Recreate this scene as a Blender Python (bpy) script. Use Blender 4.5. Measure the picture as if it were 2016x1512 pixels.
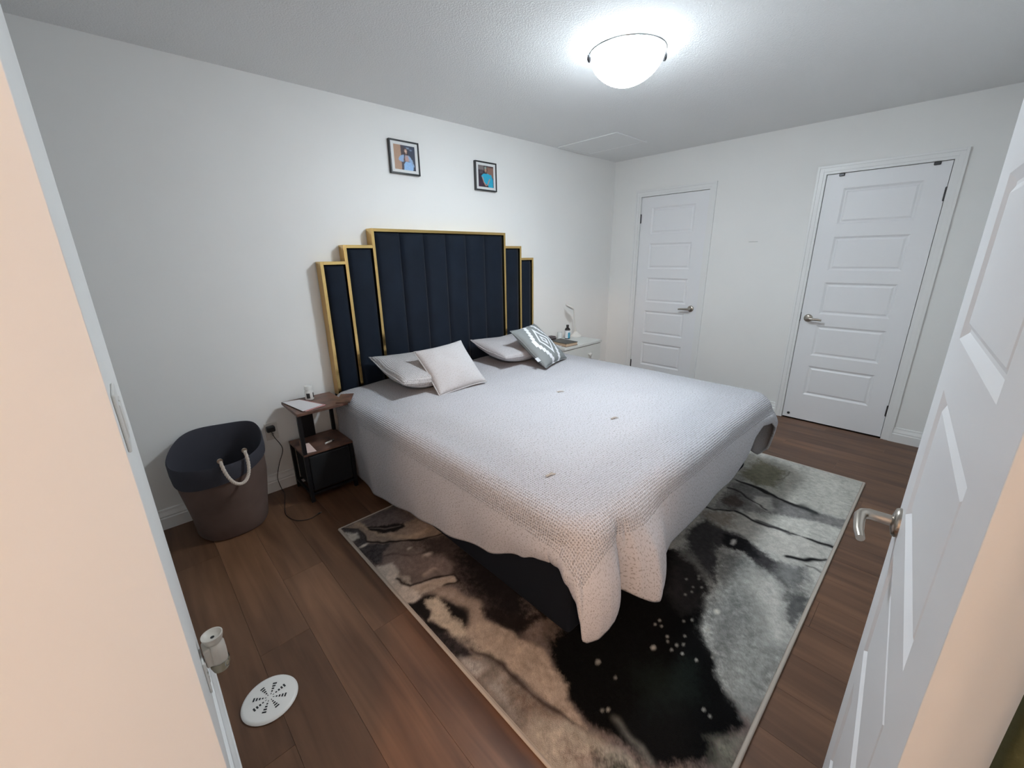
import bpy, bmesh, math, random
import numpy as np
from mathutils import Vector, Matrix, noise as mnoise

for o in list(bpy.data.objects):
    bpy.data.objects.remove(o, do_unlink=True)
scene = bpy.context.scene
C = scene.collection
random.seed(7)

# ------------------------------------------------------------------ camera
F_PX, YAW, PITCH, ROLL, CAM_H = 814.1574, math.radians(43.23), math.radians(17.1077), math.radians(-0.9257), 1.4633
fw = Vector((math.sin(YAW) * math.cos(PITCH), math.cos(YAW) * math.cos(PITCH), -math.sin(PITCH)))
rt = Vector((math.cos(YAW), -math.sin(YAW), 0))
up = rt.cross(fw)
r2 = rt * math.cos(ROLL) + up * math.sin(ROLL)
u2 = -rt * math.sin(ROLL) + up * math.cos(ROLL)
cam_d = bpy.data.cameras.new('camera')
cam = bpy.data.objects.new('camera', cam_d)
C.objects.link(cam)
cam_d.sensor_fit = 'HORIZONTAL'
cam_d.sensor_width = 36.0
cam_d.lens = F_PX * 36.0 / 2016.0
cam_d.clip_start = 0.01
cam.matrix_world = Matrix((
    (r2.x, u2.x, -fw.x, 0), (r2.y, u2.y, -fw.y, 0), (r2.z, u2.z, -fw.z, CAM_H), (0, 0, 0, 1)))
scene.camera = cam

# ------------------------------------------------------------------ world, exposure
world = bpy.data.worlds.new('world')
scene.world = world
world.use_nodes = True
world.node_tree.nodes['Background'].inputs[0].default_value = (0.5, 0.55, 0.6, 1)
world.node_tree.nodes['Background'].inputs[1].default_value = 0.02
scene.view_settings.view_transform = 'Standard'
scene.view_settings.look = 'None'
scene.view_settings.gamma = 1.0
scene.view_settings.use_curve_mapping = False
scene.view_settings.exposure = 0.36
LAMP_STRENGTH = 150.0      # the ceiling lamp's glass bowl
LAMP_COLOR = (0.84, 0.935, 1.0)
HALL_POWER = 360.0          # the hallway's warm ceiling lamp
HALL_COLOR = (1.0, 0.66, 0.45)

# ------------------------------------------------------------------ room dimensions (metres)
YB = 2.8615      # headboard wall
XD = 4.299       # wall with the two closed doors
H = 2.431        # ceiling
YF = -0.12       # wall behind the open door
XL = -0.042      # wall with light switch
YL = 1.56        # where that wall ends
XA = -0.62       # alcove side
S2 = math.sqrt(0.5)
AL = Vector((-0.0206, 0.4720, 0))   # left jamb, room edge
AR = Vector((0.4690, -0.0551, 0))   # right jamb, room edge

# ------------------------------------------------------------------ helpers
def lin(c):
    return tuple((v / 255 / 12.92) if v / 255 <= 0.04045 else ((v / 255 + 0.055) / 1.055) ** 2.4 for v in c)

WM = {}          # world matrices of objects made here

def link(o, parent=None, mat=None):
    C.objects.link(o)
    if parent is not None:
        o.parent = parent
    m = mat if mat is not None else Matrix.Identity(4)
    o.matrix_local = m
    WM[o.name] = (WM[parent.name] @ m) if parent is not None else m
    return o

def tag(o, label=None, cat=None, group=None, kind=None):
    if label: o['label'] = label
    if cat: o['category'] = cat
    if group: o['group'] = group
    if kind: o['kind'] = kind
    return o

def thing(name, label, cat, loc=(0, 0, 0), rotz=0, group=None, mat=None, kind=None):
    o = bpy.data.objects.new(name, None)
    o.empty_display_size = 0.05
    m = mat if mat is not None else Matrix.Translation(loc) @ Matrix.Rotation(rotz, 4, 'Z')
    link(o, None, m)
    return tag(o, label, cat, group, kind)

class MB:
    def __init__(s):
        s.v = []; s.f = []; s.uv = None
    def add(s, vs, fs):
        b = len(s.v)
        s.v += [Vector(v) for v in vs]
        s.f += [tuple(b + i for i in f) for f in fs]
        return s
    def box(s, a, b, mat=None):
        x0, y0, z0 = a; x1, y1, z1 = b
        vs = [(x0, y0, z0), (x1, y0, z0), (x1, y1, z0), (x0, y1, z0), (x0, y0, z1), (x1, y0, z1), (x1, y1, z1), (x0, y1, z1)]
        if mat is not None: vs = [mat @ Vector(v) for v in vs]
        return s.add(vs, [(0, 3, 2, 1), (4, 5, 6, 7), (0, 1, 5, 4), (1, 2, 6, 5), (2, 3, 7, 6), (3, 0, 4, 7)])
    def lathe(s, prof, c=(0, 0, 0), n=32, mat=None, cap0=True, cap1=True, ell=1.0):
        vs = []; fs = []
        for r, z in prof:
            for k in range(n):
                a = 2 * math.pi * k / n
                p = Vector((r * math.cos(a), r * math.sin(a) * ell, z))
                vs.append((mat @ p) if mat is not None else p + Vector(c))
        for i in range(len(prof) - 1):
            for k in range(n):
                k2 = (k + 1) % n
                fs.append((i * n + k, i * n + k2, (i + 1) * n + k2, (i + 1) * n + k))
        if cap0: fs.append(tuple(range(n - 1, -1, -1)))
        if cap1: fs.append(tuple((len(prof) - 1) * n + k for k in range(n)))
        return s.add(vs, fs)
    def tube(s, path, r, n=10, caps=True, flat=1.0):
        path = [Vector(p) for p in path]
        rr = r if isinstance(r, (list, tuple)) else [r] * len(path)
        vs = []; fs = []
        ref = None
        for i, p in enumerate(path):
            t = (path[min(i + 1, len(path) - 1)] - path[max(i - 1, 0)]).normalized()
            if ref is None:
                ref = Vector((0, 0, 1)) if abs(t.z) < 0.9 else Vector((1, 0, 0))
            a = (ref - t * ref.dot(t)).normalized(); ref = a
            b = t.cross(a)
            for k in range(n):
                th = 2 * math.pi * k / n
                vs.append(p + a * (rr[i] * math.cos(th)) + b * (rr[i] * flat * math.sin(th)))
        for i in range(len(path) - 1):
            for k in range(n):
                k2 = (k + 1) % n
                fs.append((i * n + k, i * n + k2, (i + 1) * n + k2, (i + 1) * n + k))
        if caps:
            fs.append(tuple(range(n - 1, -1, -1))); fs.append(tuple((len(path) - 1) * n + k for k in range(n)))
        return s.add(vs, fs)
    def extrude(s, prof, p0, p1, out, m0=0.0, m1=0.0):
        # profile (thickness, height) swept from p0 to p1; out = direction of thickness; m0/m1 mitre
        p0 = Vector(p0); p1 = Vector(p1); out = Vector(out); d = (p1 - p0).normalized()
        n = len(prof); vs = []
        for base, m in ((p0, m0), (p1, -m1)):
            for t, z in prof:
                vs.append(base + out * t + Vector((0, 0, z)) + d * (m * t))
        fs = [(i, (i + 1) % n, n + (i + 1) % n, n + i) for i in range(n)]
        fs += [tuple(range(n - 1, -1, -1)), tuple(range(n, 2 * n))]
        return s.add(vs, fs)
    def build(s, name, mat, parent=None, smooth=False, bevel=0, seg=2, local=False, xf=None):
        me = bpy.data.meshes.new(name)
        inv = WM[parent.name].inverted() if (parent is not None and not local) else None
        vs = s.v
        if xf is not None: vs = [xf @ v for v in vs]
        if inv is not None: vs = [inv @ v for v in vs]
        me.from_pydata([tuple(v) for v in vs], [], s.f)
        bm = bmesh.new(); bm.from_mesh(me)
        bmesh.ops.recalc_face_normals(bm, faces=bm.faces)
        bm.to_mesh(me); bm.free()
        me.materials.append(mat)
        if smooth:
            me.polygons.foreach_set('use_smooth', [True] * len(me.polygons))
        o = bpy.data.objects.new(name, me)
        link(o, parent)
        if bevel:
            md = o.modifiers.new('bevel', 'BEVEL'); md.width = bevel; md.segments = seg; md.limit_method = 'ANGLE'
            md.angle_limit = math.radians(40)
        if smooth:
            try:
                me.set_sharp_from_angle(angle=math.radians(45))
            except Exception:
                pass
        return o

def struct(o, label, cat='wall'):
    return tag(o, label, cat, kind='structure')

def place_top(o, loc):
    """give a top-level mesh an origin at its base"""
    me = o.data
    me.transform(Matrix.Translation(-Vector(loc)))
    o.location = loc
    WM[o.name] = Matrix.Translation(loc)
    return o

# ------------------------------------------------------------------ materials
MATS = {}
def new_mat(name):
    m = bpy.data.materials.new(name); m.use_nodes = True
    return m, m.node_tree.nodes, m.node_tree.links, m.node_tree.nodes['Principled BSDF']

def mat(name, col, rough=0.5, metal=0.0, bump=None, var=None, spec=0.5, sheen=0.0, coat=0.0):
    """bump=(scale, strength, distance); var=(scale, amount) brightness mottling"""
    m, N, L, b = new_mat(name)
    b.inputs['Base Color'].default_value = (*col, 1)
    b.inputs['Roughness'].default_value = rough
    b.inputs['Metallic'].default_value = metal
    b.inputs['Specular IOR Level'].default_value = spec
    if sheen:
        b.inputs['Sheen Weight'].default_value = sheen
        b.inputs['Sheen Roughness'].default_value = 0.4
    if coat: b.inputs['Coat Weight'].default_value = coat
    tc = N.new('ShaderNodeTexCoord')
    if var:
        n = N.new('ShaderNodeTexNoise'); n.inputs['Scale'].default_value = var[0]; n.inputs['Detail'].default_value = 5
        L.new(tc.outputs['Object'], n.inputs['Vector'])
        mr = N.new('ShaderNodeMapRange'); mr.inputs[1].default_value = 0.3; mr.inputs[2].default_value = 0.7
        mr.inputs[3].default_value = 1 - var[1]; mr.inputs[4].default_value = 1 + var[1]
        L.new(n.outputs['Fac'], mr.inputs[0])
        mx = N.new('ShaderNodeVectorMath'); mx.operation = 'SCALE'
        mx.inputs[0].default_value = col
        L.new(mr.outputs[0], mx.inputs['Scale'])
        L.new(mx.outputs[0], b.inputs['Base Color'])
    if bump:
        n = N.new('ShaderNodeTexNoise'); n.inputs['Scale'].default_value = bump[0]; n.inputs['Detail'].default_value = 3
        L.new(tc.outputs['Object'], n.inputs['Vector'])
        bp = N.new('ShaderNodeBump'); bp.inputs['Strength'].default_value = bump[1]; bp.inputs['Distance'].default_value = bump[2]
        L.new(n.outputs['Fac'], bp.inputs['Height']); L.new(bp.outputs[0], b.inputs['Normal'])
    MATS[name] = m
    return m

m_wall = mat('wall_paint', (0.88, 0.88, 0.865), 0.6, bump=(60, 0.05, 0.002), var=(1.2, 0.02))
m_ceil = mat('ceiling_stipple', (0.86, 0.865, 0.865), 0.85, bump=(140, 0.7, 0.004))
m_trim = mat('trim_paint', (0.87, 0.875, 0.87), 0.35, bump=(30, 0.03, 0.001))
m_door = mat('door_paint', (0.87, 0.875, 0.895), 0.38, bump=(200, 0.05, 0.0006))
m_nickel = mat('satin_nickel', (0.46, 0.42, 0.37), 0.28, 1.0)
m_dark_metal = mat('dark_metal', (0.08, 0.08, 0.085), 0.4, 0.9)
m_black = mat('black_plastic', (0.015, 0.016, 0.018), 0.4)
m_white_pl = mat('white_plastic', (0.75, 0.74, 0.71), 0.3)
m_velvet = mat('navy_velvet', (0.005, 0.010, 0.020), 0.75, bump=(250, 0.25, 0.002), var=(6, 0.15), spec=0.2, sheen=0.12)
m_gold = mat('polished_gold', (0.72, 0.50, 0.20), 0.14, 1.0)
m_navy_frame = mat('navy_upholstery', (0.0035, 0.0055, 0.010), 0.85, bump=(300, 0.2, 0.001), spec=0.2)
m_black_gap = mat('black_gap', (0.004, 0.004, 0.005), 0.9)
m_rust_wood = mat('rustic_wood', (0.13, 0.065, 0.045), 0.45, bump=(40, 0.1, 0.001), var=(14, 0.45))
m_black_steel = mat('black_steel', (0.012, 0.012, 0.014), 0.4, 0.3)
m_black_cloth = mat('black_cloth', (0.005, 0.0055, 0.007), 0.9, bump=(400, 0.2, 0.001))
m_paper = mat('white_paper', (0.72, 0.69, 0.70), 0.6)
m_red_paper = mat('red_edged_paper', (0.45, 0.10, 0.10), 0.6)
m_pink = mat('pale_pink_paper', (0.66, 0.52, 0.48), 0.7)
m_tan_paper = mat('tan_paper', (0.32, 0.20, 0.14), 0.7)
m_brown = mat('brown_leather', (0.06, 0.035, 0.028), 0.5, bump=(120, 0.2, 0.001))
m_pages = mat('book_pages', (0.55, 0.42, 0.30), 0.7, bump=(300, 0.2, 0.001))
m_bookcover = mat('dark_green_cover', (0.045, 0.045, 0.04), 0.45)
m_purse = mat('plum_brown_leather', (0.055, 0.035, 0.04), 0.5, bump=(90, 0.3, 0.002))
m_ns = mat('white_laminate', (0.66, 0.68, 0.66), 0.4)
m_seam = mat('shadow_gap', (0.05, 0.05, 0.05), 0.8)
m_bottle_dark = mat('dark_brown_glass', (0.012, 0.008, 0.010), 0.15)
m_label_w = mat('white_label', (0.72, 0.76, 0.80), 0.5)
m_label_b = mat('blue_label', (0.05, 0.30, 0.45), 0.5)
m_label_k = mat('black_label', (0.02, 0.02, 0.02), 0.5)
m_basket = mat('grey_brown_felt', (0.135, 0.092, 0.078), 0.9, bump=(350, 0.3, 0.001), var=(5, 0.15), spec=0.2)
m_band = mat('dark_slate_felt', (0.050, 0.050, 0.062), 0.9, bump=(350, 0.3, 0.001), spec=0.2)
m_rope = mat('cotton_rope', (0.62, 0.54, 0.47), 0.85, bump=(400, 0.3, 0.001))
m_cable = mat('dark_cable', (0.012, 0.008, 0.007), 0.5)
m_frame = mat('black_frame', (0.012, 0.013, 0.015), 0.3)
m_mat_board = mat('white_mount', (0.76, 0.77, 0.77), 0.6)
m_olive = mat('dark_olive_cloth', (0.035, 0.040, 0.010), 0.9, bump=(200, 0.3, 0.002))
m_tag = mat('cloth_label', (0.60, 0.62, 0.66), 0.7)
m_subfloor = mat('subfloor', (0.02, 0.014, 0.01), 0.8)
m_chrome = mat('brushed_chrome', (0.5, 0.52, 0.52), 0.25, 1.0)

def floor_mat():
    m, N, L, b = new_mat('dark_laminate')
    tc = N.new('ShaderNodeTexCoord'); oi = N.new('ShaderNodeObjectInfo')
    mp = N.new('ShaderNodeMapping'); mp.inputs['Scale'].default_value = (22, 1.3, 1)
    L.new(tc.outputs['Object'], mp.inputs['Vector'])
    ofs = N.new('ShaderNodeVectorMath'); ofs.operation = 'SCALE'; ofs.inputs[0].default_value = (37, 91, 13)
    L.new(oi.outputs['Random'], ofs.inputs['Scale']); L.new(ofs.outputs[0], mp.inputs['Location'])
    n1 = N.new('ShaderNodeTexNoise'); n1.inputs['Scale'].default_value = 1.0; n1.inputs['Detail'].default_value = 7
    n1.inputs['Distortion'].default_value = 0.8
    L.new(mp.outputs[0], n1.inputs['Vector'])
    mp2 = N.new('ShaderNodeMapping'); mp2.inputs['Scale'].default_value = (5, 1.0, 1)
    L.new(tc.outputs['Object'], mp2.inputs['Vector']); L.new(ofs.outputs[0], mp2.inputs['Location'])
    n2 = N.new('ShaderNodeTexNoise'); n2.inputs['Scale'].default_value = 1.3; n2.inputs['Detail'].default_value = 3
    L.new(mp2.outputs[0], n2.inputs['Vector'])
    cr = N.new('ShaderNodeValToRGB')
    e = cr.color_ramp.elements
    e[0].position = 0.32; e[0].color = (0.060, 0.027, 0.014, 1)
    e[1].position = 0.72; e[1].color = (0.205, 0.102, 0.055, 1)
    k = e.new(0.5); k.color = (0.122, 0.059, 0.031, 1)
    mx = N.new('ShaderNodeMath'); mx.operation = 'MULTIPLY_ADD'; mx.inputs[1].default_value = 0.45
    L.new(n1.outputs['Fac'], mx.inputs[0])
    mx2 = N.new('ShaderNodeMath'); mx2.operation = 'MULTIPLY'; mx2.inputs[1].default_value = 0.55
    L.new(n2.outputs['Fac'], mx2.inputs[0]); L.new(mx2.outputs[0], mx.inputs[2])
    rv = N.new('ShaderNodeMath'); rv.operation = 'MULTIPLY_ADD'; rv.inputs[1].default_value = 0.07; rv.inputs[2].default_value = -0.035
    L.new(oi.outputs['Random'], rv.inputs[0])
    ad = N.new('ShaderNodeMath'); ad.operation = 'ADD'
    L.new(mx.outputs[0], ad.inputs[0]); L.new(rv.outputs[0], ad.inputs[1])
    L.new(ad.outputs[0], cr.inputs[0]); L.new(cr.outputs[0], b.inputs['Base Color'])
    b.inputs['Roughness'].default_value = 0.42
    b.inputs['Specular IOR Level'].default_value = 0.4
    bp = N.new('ShaderNodeBump'); bp.inputs['Strength'].default_value = 0.12; bp.inputs['Distance'].default_value = 0.001
    L.new(n1.outputs['Fac'], bp.inputs['Height']); L.new(bp.outputs[0], b.inputs['Normal'])
    return m
m_floor = floor_mat()

def color_attr_mat(name, rough, bump=None, sheen=0, spec=0.3):
    m, N, L, b = new_mat(name)
    a = N.new('ShaderNodeVertexColor'); a.layer_name = 'Col'
    L.new(a.outputs['Color'], b.inputs['Base Color'])
    b.inputs['Roughness'].default_value = rough
    b.inputs['Specular IOR Level'].default_value = spec
    if sheen: b.inputs['Sheen Weight'].default_value = sheen
    if bump:
        tc = N.new('ShaderNodeTexCoord')
        n = N.new('ShaderNodeTexNoise'); n.inputs['Scale'].default_value = bump[0]; n.inputs['Detail'].default_value = 4
        L.new(tc.outputs['Object'], n.inputs['Vector'])
        bp = N.new('ShaderNodeBump'); bp.inputs['Strength'].default_value = bump[1]; bp.inputs['Distance'].default_value = bump[2]
        L.new(n.outputs['Fac'], bp.inputs['Height']); L.new(bp.outputs[0], b.inputs['Normal'])
    return m
m_rug = color_attr_mat('rug_pile', 0.95, (330, 0.6, 0.006), spec=0.1)
m_print = color_attr_mat('photo_print', 0.35)

def linen_mat(name, base, fleck, waffle=None, pitch=0.0105, strength=1.0, fade=None):
    """speckled linen; waffle=(x0,x1,y0,y1) adds a woven grid inside those uv limits (True = everywhere)"""
    m, N, L, b = new_mat(name)
    uv = N.new('ShaderNodeUVMap'); uv.uv_map = 'UVMap'
    n = N.new('ShaderNodeTexNoise'); n.inputs['Scale'].default_value = 230; n.inputs['Detail'].default_value = 4
    mpn = N.new('ShaderNodeMapping'); mpn.inputs['Scale'].default_value = (1.0, 0.45, 1)
    L.new(uv.outputs[0], mpn.inputs['Vector']); L.new(mpn.outputs[0], n.inputs['Vector'])
    cr = N.new('ShaderNodeValToRGB'); e = cr.color_ramp.elements
    e[0].position = 0.36; e[0].color = (*fleck, 1); e[1].position = 0.47; e[1].color = (*base, 1)
    L.new(n.outputs['Fac'], cr.inputs[0])
    col_out = cr.outputs[0]
    bp0 = N.new('ShaderNodeBump'); bp0.inputs['Strength'].default_value = 0.35; bp0.inputs['Distance'].default_value = 0.002
    L.new(n.outputs['Fac'], bp0.inputs['Height'])
    nrm = bp0.outputs[0]
    if waffle:
        sp = N.new('ShaderNodeSeparateXYZ'); L.new(uv.outputs[0], sp.inputs[0])
        def sine(out):
            a = N.new('ShaderNodeMath'); a.operation = 'MULTIPLY'; a.inputs[1].default_value = 2 * math.pi / pitch; L.new(out, a.inputs[0])
            s_ = N.new('ShaderNodeMath'); s_.operation = 'SINE'; L.new(a.outputs[0], s_.inputs[0])
            return s_.outputs[0]
        mxn = N.new('ShaderNodeMath'); mxn.operation = 'MAXIMUM'
        L.new(sine(sp.outputs[0]), mxn.inputs[0]); L.new(sine(sp.outputs[1]), mxn.inputs[1])
        h = mxn.outputs[0]
        mask = None
        if fade is not None:      # the weave flattens out towards the middle of the spread
            def sm(comp, a, b2):
                r_ = N.new('ShaderNodeMapRange'); r_.interpolation_type = 'SMOOTHSTEP'
                r_.inputs[1].default_value = a; r_.inputs[2].default_value = b2; r_.inputs[3].default_value = 0; r_.inputs[4].default_value = 1
                L.new(sp.outputs[comp], r_.inputs[0]); return r_.outputs[0]
            fx0, fx1, fy0 = fade
            a_ = N.new('ShaderNodeMath'); a_.operation = 'MULTIPLY'; L.new(sm(0, fx0, fx0 + .30), a_.inputs[0]); L.new(sm(0, fx1, fx1 - .30), a_.inputs[1])
            b_ = N.new('ShaderNodeMath'); b_.operation = 'MULTIPLY'; L.new(a_.outputs[0], b_.inputs[0]); L.new(sm(1, fy0, fy0 + .30), b_.inputs[1])
            c_ = N.new('ShaderNodeMath'); c_.operation = 'MULTIPLY_ADD'; c_.inputs[1].default_value = -.82; c_.inputs[2].default_value = 1; L.new(b_.outputs[0], c_.inputs[0])
            mask = c_.outputs[0]
        if waffle is not True:
            x0, x1, y0, y1 = waffle
            for comp, lo, hi in ((0, x0, x1), (1, y0, y1)):
                for op, val in (('GREATER_THAN', lo), ('LESS_THAN', hi)):
                    g = N.new('ShaderNodeMath'); g.operation = op; g.inputs[1].default_value = val
                    L.new(sp.outputs[comp], g.inputs[0])
                    if mask is None: mask = g.outputs[0]
                    else:
                        t = N.new('ShaderNodeMath'); t.operation = 'MULTIPLY'; L.new(mask, t.inputs[0]); L.new(g.outputs[0], t.inputs[1]); mask = t.outputs[0]
        if mask is not None:
            t = N.new('ShaderNodeMath'); t.operation = 'MULTIPLY'; L.new(h, t.inputs[0]); L.new(mask, t.inputs[1]); h = t.outputs[0]
        bp = N.new('ShaderNodeBump'); bp.inputs['Strength'].default_value = 0.6 * strength; bp.inputs['Distance'].default_value = 0.003
        L.new(h, bp.inputs['Height']); L.new(nrm, bp.inputs['Normal']); nrm = bp.outputs[0]
        # shade in the pits of the weave is painted in by darkening the colour
        mr = N.new('ShaderNodeMapRange'); mr.inputs[1].default_value = -1; mr.inputs[2].default_value = 0.3
        mr.inputs[3].default_value = 0.66; mr.inputs[4].default_value = 1.12
        L.new(h, mr.inputs[0])
        sc = N.new('ShaderNodeVectorMath'); sc.operation = 'SCALE'; L.new(col_out, sc.inputs[0]); L.new(mr.outputs[0], sc.inputs['Scale'])
        col_out = sc.outputs[0]
    L.new(col_out, b.inputs['Base Color']); L.new(nrm, b.inputs['Normal'])
    b.inputs['Roughness'].default_value = 0.9
    b.inputs['Specular IOR Level'].default_value = 0.15
    return m

def set_uv(o, uvs):
    me = o.data
    layer = me.uv_layers.new(name='UVMap')
    idx = np.empty(len(me.loops), dtype=np.int32); me.loops.foreach_get('vertex_index', idx)
    arr = np.asarray(uvs, dtype=np.float32)[idx]
    layer.data.foreach_set('uv', arr.ravel())

def set_cols(o, cols):
    me = o.data
    a = me.color_attributes.new('Col', 'FLOAT_COLOR', 'POINT')
    c4 = np.ones((len(me.vertices), 4), dtype=np.float32); c4[:, :3] = cols
    a.data.foreach_set('color', c4.ravel())

# ------------------------------------------------------------------ a small painter for flat patterns (rug, photo prints)
def vnoise(x, y, freq, seed):
    rs = np.random.RandomState(seed); T = rs.rand(256, 256)
    u = x * freq; v = y * freq
    i = np.floor(u).astype(int); j = np.floor(v).astype(int); fu = u - i; fv = v - j
    fu = fu * fu * (3 - 2 * fu); fv = fv * fv * (3 - 2 * fv)
    g = lambda a, b: T[a % 256, b % 256]
    return (g(i, j) * (1 - fu) + g(i + 1, j) * fu) * (1 - fv) + (g(i, j + 1) * (1 - fu) + g(i + 1, j + 1) * fu) * fv

def seg_dist(x, y, pts, closed):
    d = np.full(x.shape, 1e9)
    n = len(pts)
    for k in range(n if closed else n - 1):
        ax, ay = pts[k]; bx, by = pts[(k + 1) % n]
        vx, vy = bx - ax, by - ay; L2 = vx * vx + vy * vy + 1e-12
        t = np.clip(((x - ax) * vx + (y - ay) * vy) / L2, 0, 1)
        d = np.minimum(d, np.hypot(x - ax - t * vx, y - ay - t * vy))
    return d

def inside(x, y, pts):
    r = np.zeros(x.shape, bool); n = len(pts)
    for k in range(n):
        ax, ay = pts[k]; bx, by = pts[(k + 1) % n]
        if ay == by: continue
        c = ((ay > y) != (by > y)) & (x < (bx - ax) * (y - ay) / (by - ay) + ax)
        r ^= c
    return r

def paint(x, y, base, ops, warp=0.0, grain=0.0, seed=1, wf=(7, 26), streak=0.0):
    col = np.tile(np.array(lin(base)), (x.size, 1)).astype(float)
    wx, wy = x, y
    if warp:
        wx = x + warp * (vnoise(x, y, wf[0], seed) - .5) * 2 + warp * .45 * (vnoise(x, y, wf[1], seed + 1) - .5) * 2
        wy = y + warp * (vnoise(x, y, wf[0], seed + 2) - .5) * 2 + warp * .45 * (vnoise(x, y, wf[1], seed + 3) - .5) * 2
    rs = np.random.RandomState(seed + 9)
    spk = vnoise(x, y, 75, seed + 5) * .6 + rs.rand(x.size) * .4
    for op in ops:
        k = op[0]
        if k == 'p':
            _, pts, c, soft, sp, mix = op
            d = seg_dist(wx, wy, pts, True); d = np.where(inside(wx, wy, pts), -d, d)
            if sp: d = d + (spk - .5) * soft * 1.3
            a = np.clip(.5 - d / (2 * soft), 0, 1); a = a * a * (3 - 2 * a) * mix
            cc = np.array(lin(c))[None, :] * (1 + sp * 2.4 * (spk - .5))[:, None]
        elif k == 'l':
            _, pts, w, c, soft, mix = op
            d = seg_dist(wx, wy, pts, False) - w / 2 * (.6 + .8 * vnoise(x, y, 12, seed + 6))
            a = np.clip(.5 - d / (2 * soft), 0, 1); a = a * a * (3 - 2 * a) * mix
            cc = np.array(lin(c))[None, :]
        else:
            _, ctr, rx, ry, c, soft = op
            q = np.hypot((x - ctr[0]) / rx, (y - ctr[1]) / ry)
            d = (q - 1) * min(rx, ry) + (spk - .5) * soft
            a = np.clip(.5 - d / (2 * soft), 0, 1)
            cc = np.array(lin(c))[None, :]
        col = col * (1 - a[:, None]) + cc * a[:, None]
    if streak:
        s1 = vnoise(x * 2.2 + y * 2.5 + 40, y * 15 - x * 5 + 90, 1, seed + 12) * .6 + vnoise(x * 5 + 60, y * 30 - x * 9 + 70, 1, seed + 13) * .4
        s2 = vnoise(x, y, 60, seed + 14)
        col *= (1 + streak * (s1 - .5) * 2 + streak * .8 * (s2 - .5) * 2)[:, None]
    if grain: col *= (1 + grain * (rs.rand(x.size) - .5) * 2)[:, None]
    return np.clip(col, 0.002, 1)
# ================================================================== THE ROOM
# ---- floor: sub floor with planks that run towards the headboard wall
fl = MB().box((-2.2, -2.2, -0.05), (4.45, 2.97, -0.0085)).build('floor', m_subfloor)
struct(fl, 'dark brown laminate plank floor of the bedroom', 'floor')
PW, PL, GAP = 0.184, 1.22, 0.0006
plank_meshes = {}
def plank_mesh(L_, W_):
    key = (round(L_, 3), round(W_, 3))
    if key not in plank_meshes:
        g = GAP / 2; b = 0.0004
        me = bpy.data.meshes.new('plank')
        x0, x1, y0, y1 = g, W_ - g, g, L_ - g
        vs = [(x0, y0, -.008), (x1, y0, -.008), (x1, y1, -.008), (x0, y1, -.008),
              (x0, y0, -b), (x1, y0, -b), (x1, y1, -b), (x0, y1, -b),
              (x0 + b, y0 + b, 0), (x1 - b, y0 + b, 0), (x1 - b, y1 - b, 0), (x0 + b, y1 - b, 0)]
        fs = [(0, 1, 5, 4), (1, 2, 6, 5), (2, 3, 7, 6), (3, 0, 4, 7), (4, 5, 9, 8), (5, 6, 10, 9), (6, 7, 11, 10), (7, 4, 8, 11), (8, 9, 10, 11), (0, 3, 2, 1)]
        me.from_pydata(vs, [], fs); me.materials.append(m_floor)
        plank_meshes[key] = me
    return plank_meshes[key]
rows = int(math.ceil((XD - XA) / PW))
for r in range(rows):
    x0 = XA + r * PW
    w = min(PW, XD - x0)
    off = (0.648 - 0.12) if r in (6,) else [0.10, 0.52, 0.92, 0.31, 0.73, 1.1][r % 6]
    y = -1.6 + off - PL
    while y < YB:
        a, b_ = max(y, -0.6), min(y + PL, YB)
        if b_ - a > 0.02:
            o = bpy.data.objects.new('plank', plank_mesh(b_ - a, w))
            link(o, fl, Matrix.Translation((x0, a, 0)))
        y += PL

# ---- ceiling and walls
ce = MB().box((-2.2, -2.2, H), (4.45, 2.97, H + 0.1)).build('ceiling', m_ceil)
struct(ce, 'grey white stippled ceiling', 'ceiling')
w = MB().box((XA - .1, YB, -.01), (XD + .1, YB + .1, H)).build('wall_back', m_wall)
struct(w, 'white wall behind the headboard')
# wall with two doors: openings are cut out
D1 = (1.8026, 2.5074); D2 = (0.1965, 0.8951); DH = 2.04
mb = MB()
g = 0.004
for y0, y1 in ((YF - .1, D2[0] - g), (D2[1] + g, D1[0] - g), (D1[1] + g, YB + .001)):
    mb.box((XD, y0, -.01), (XD + .1, y1, H))
for a, b_ in (D1, D2):
    mb.box((XD, a - g, DH + g), (XD + .1, b_ + g, H))
    mb.box((XD + .06, a - g, -.01), (XD + .1, b_ + g, DH + g))
w = mb.build('wall_right', m_wall)
struct(w, 'white wall with two closed panel doors')
w = MB().box((AR.x + 0.02, YF - .1, -.01), (XD + .05, YF, H)).build('wall_front', m_wall)
struct(w, 'white wall behind the open door')
w = MB().box((XL - .11, 0.50, -.01), (XL, YL, H)).build('wall_left', m_wall)
struct(w, 'white wall with the light switch beside the doorway')
w = MB().box((-2.1, YL - .1, -.01), (XL - .0005, YL, H)).build('wall_alcove_front', m_wall)
struct(w, 'white return wall of the alcove round the corner')
w = MB().box((XA - .1, YL, -.01), (XA, YB, H)).build('wall_alcove_left', m_wall)
struct(w, 'white side wall of the alcove')

# diagonal doorway wall
E_ = (AR - AL).normalized(); NN = Vector((-E_.y, E_.x, 0))
DM = Matrix(((E_.x, NN.x, 0, AL.x), (E_.y, NN.y, 0, AL.y), (0, 0, 1, 0), (0, 0, 0, 1)))   # local x along opening, y into room
OW = (AR - AL).dot(E_); TH = 0.165; JT = 0.02
mb = MB()
mb.box((-0.30, -TH, -.01), (-JT, 0, H), DM)
mb.box((OW + JT, -TH, -.01), (OW + 0.30, -0.001, H), DM)
mb.box((-JT, -TH, DH + .04), (OW + JT, 0, H), DM)
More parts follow.
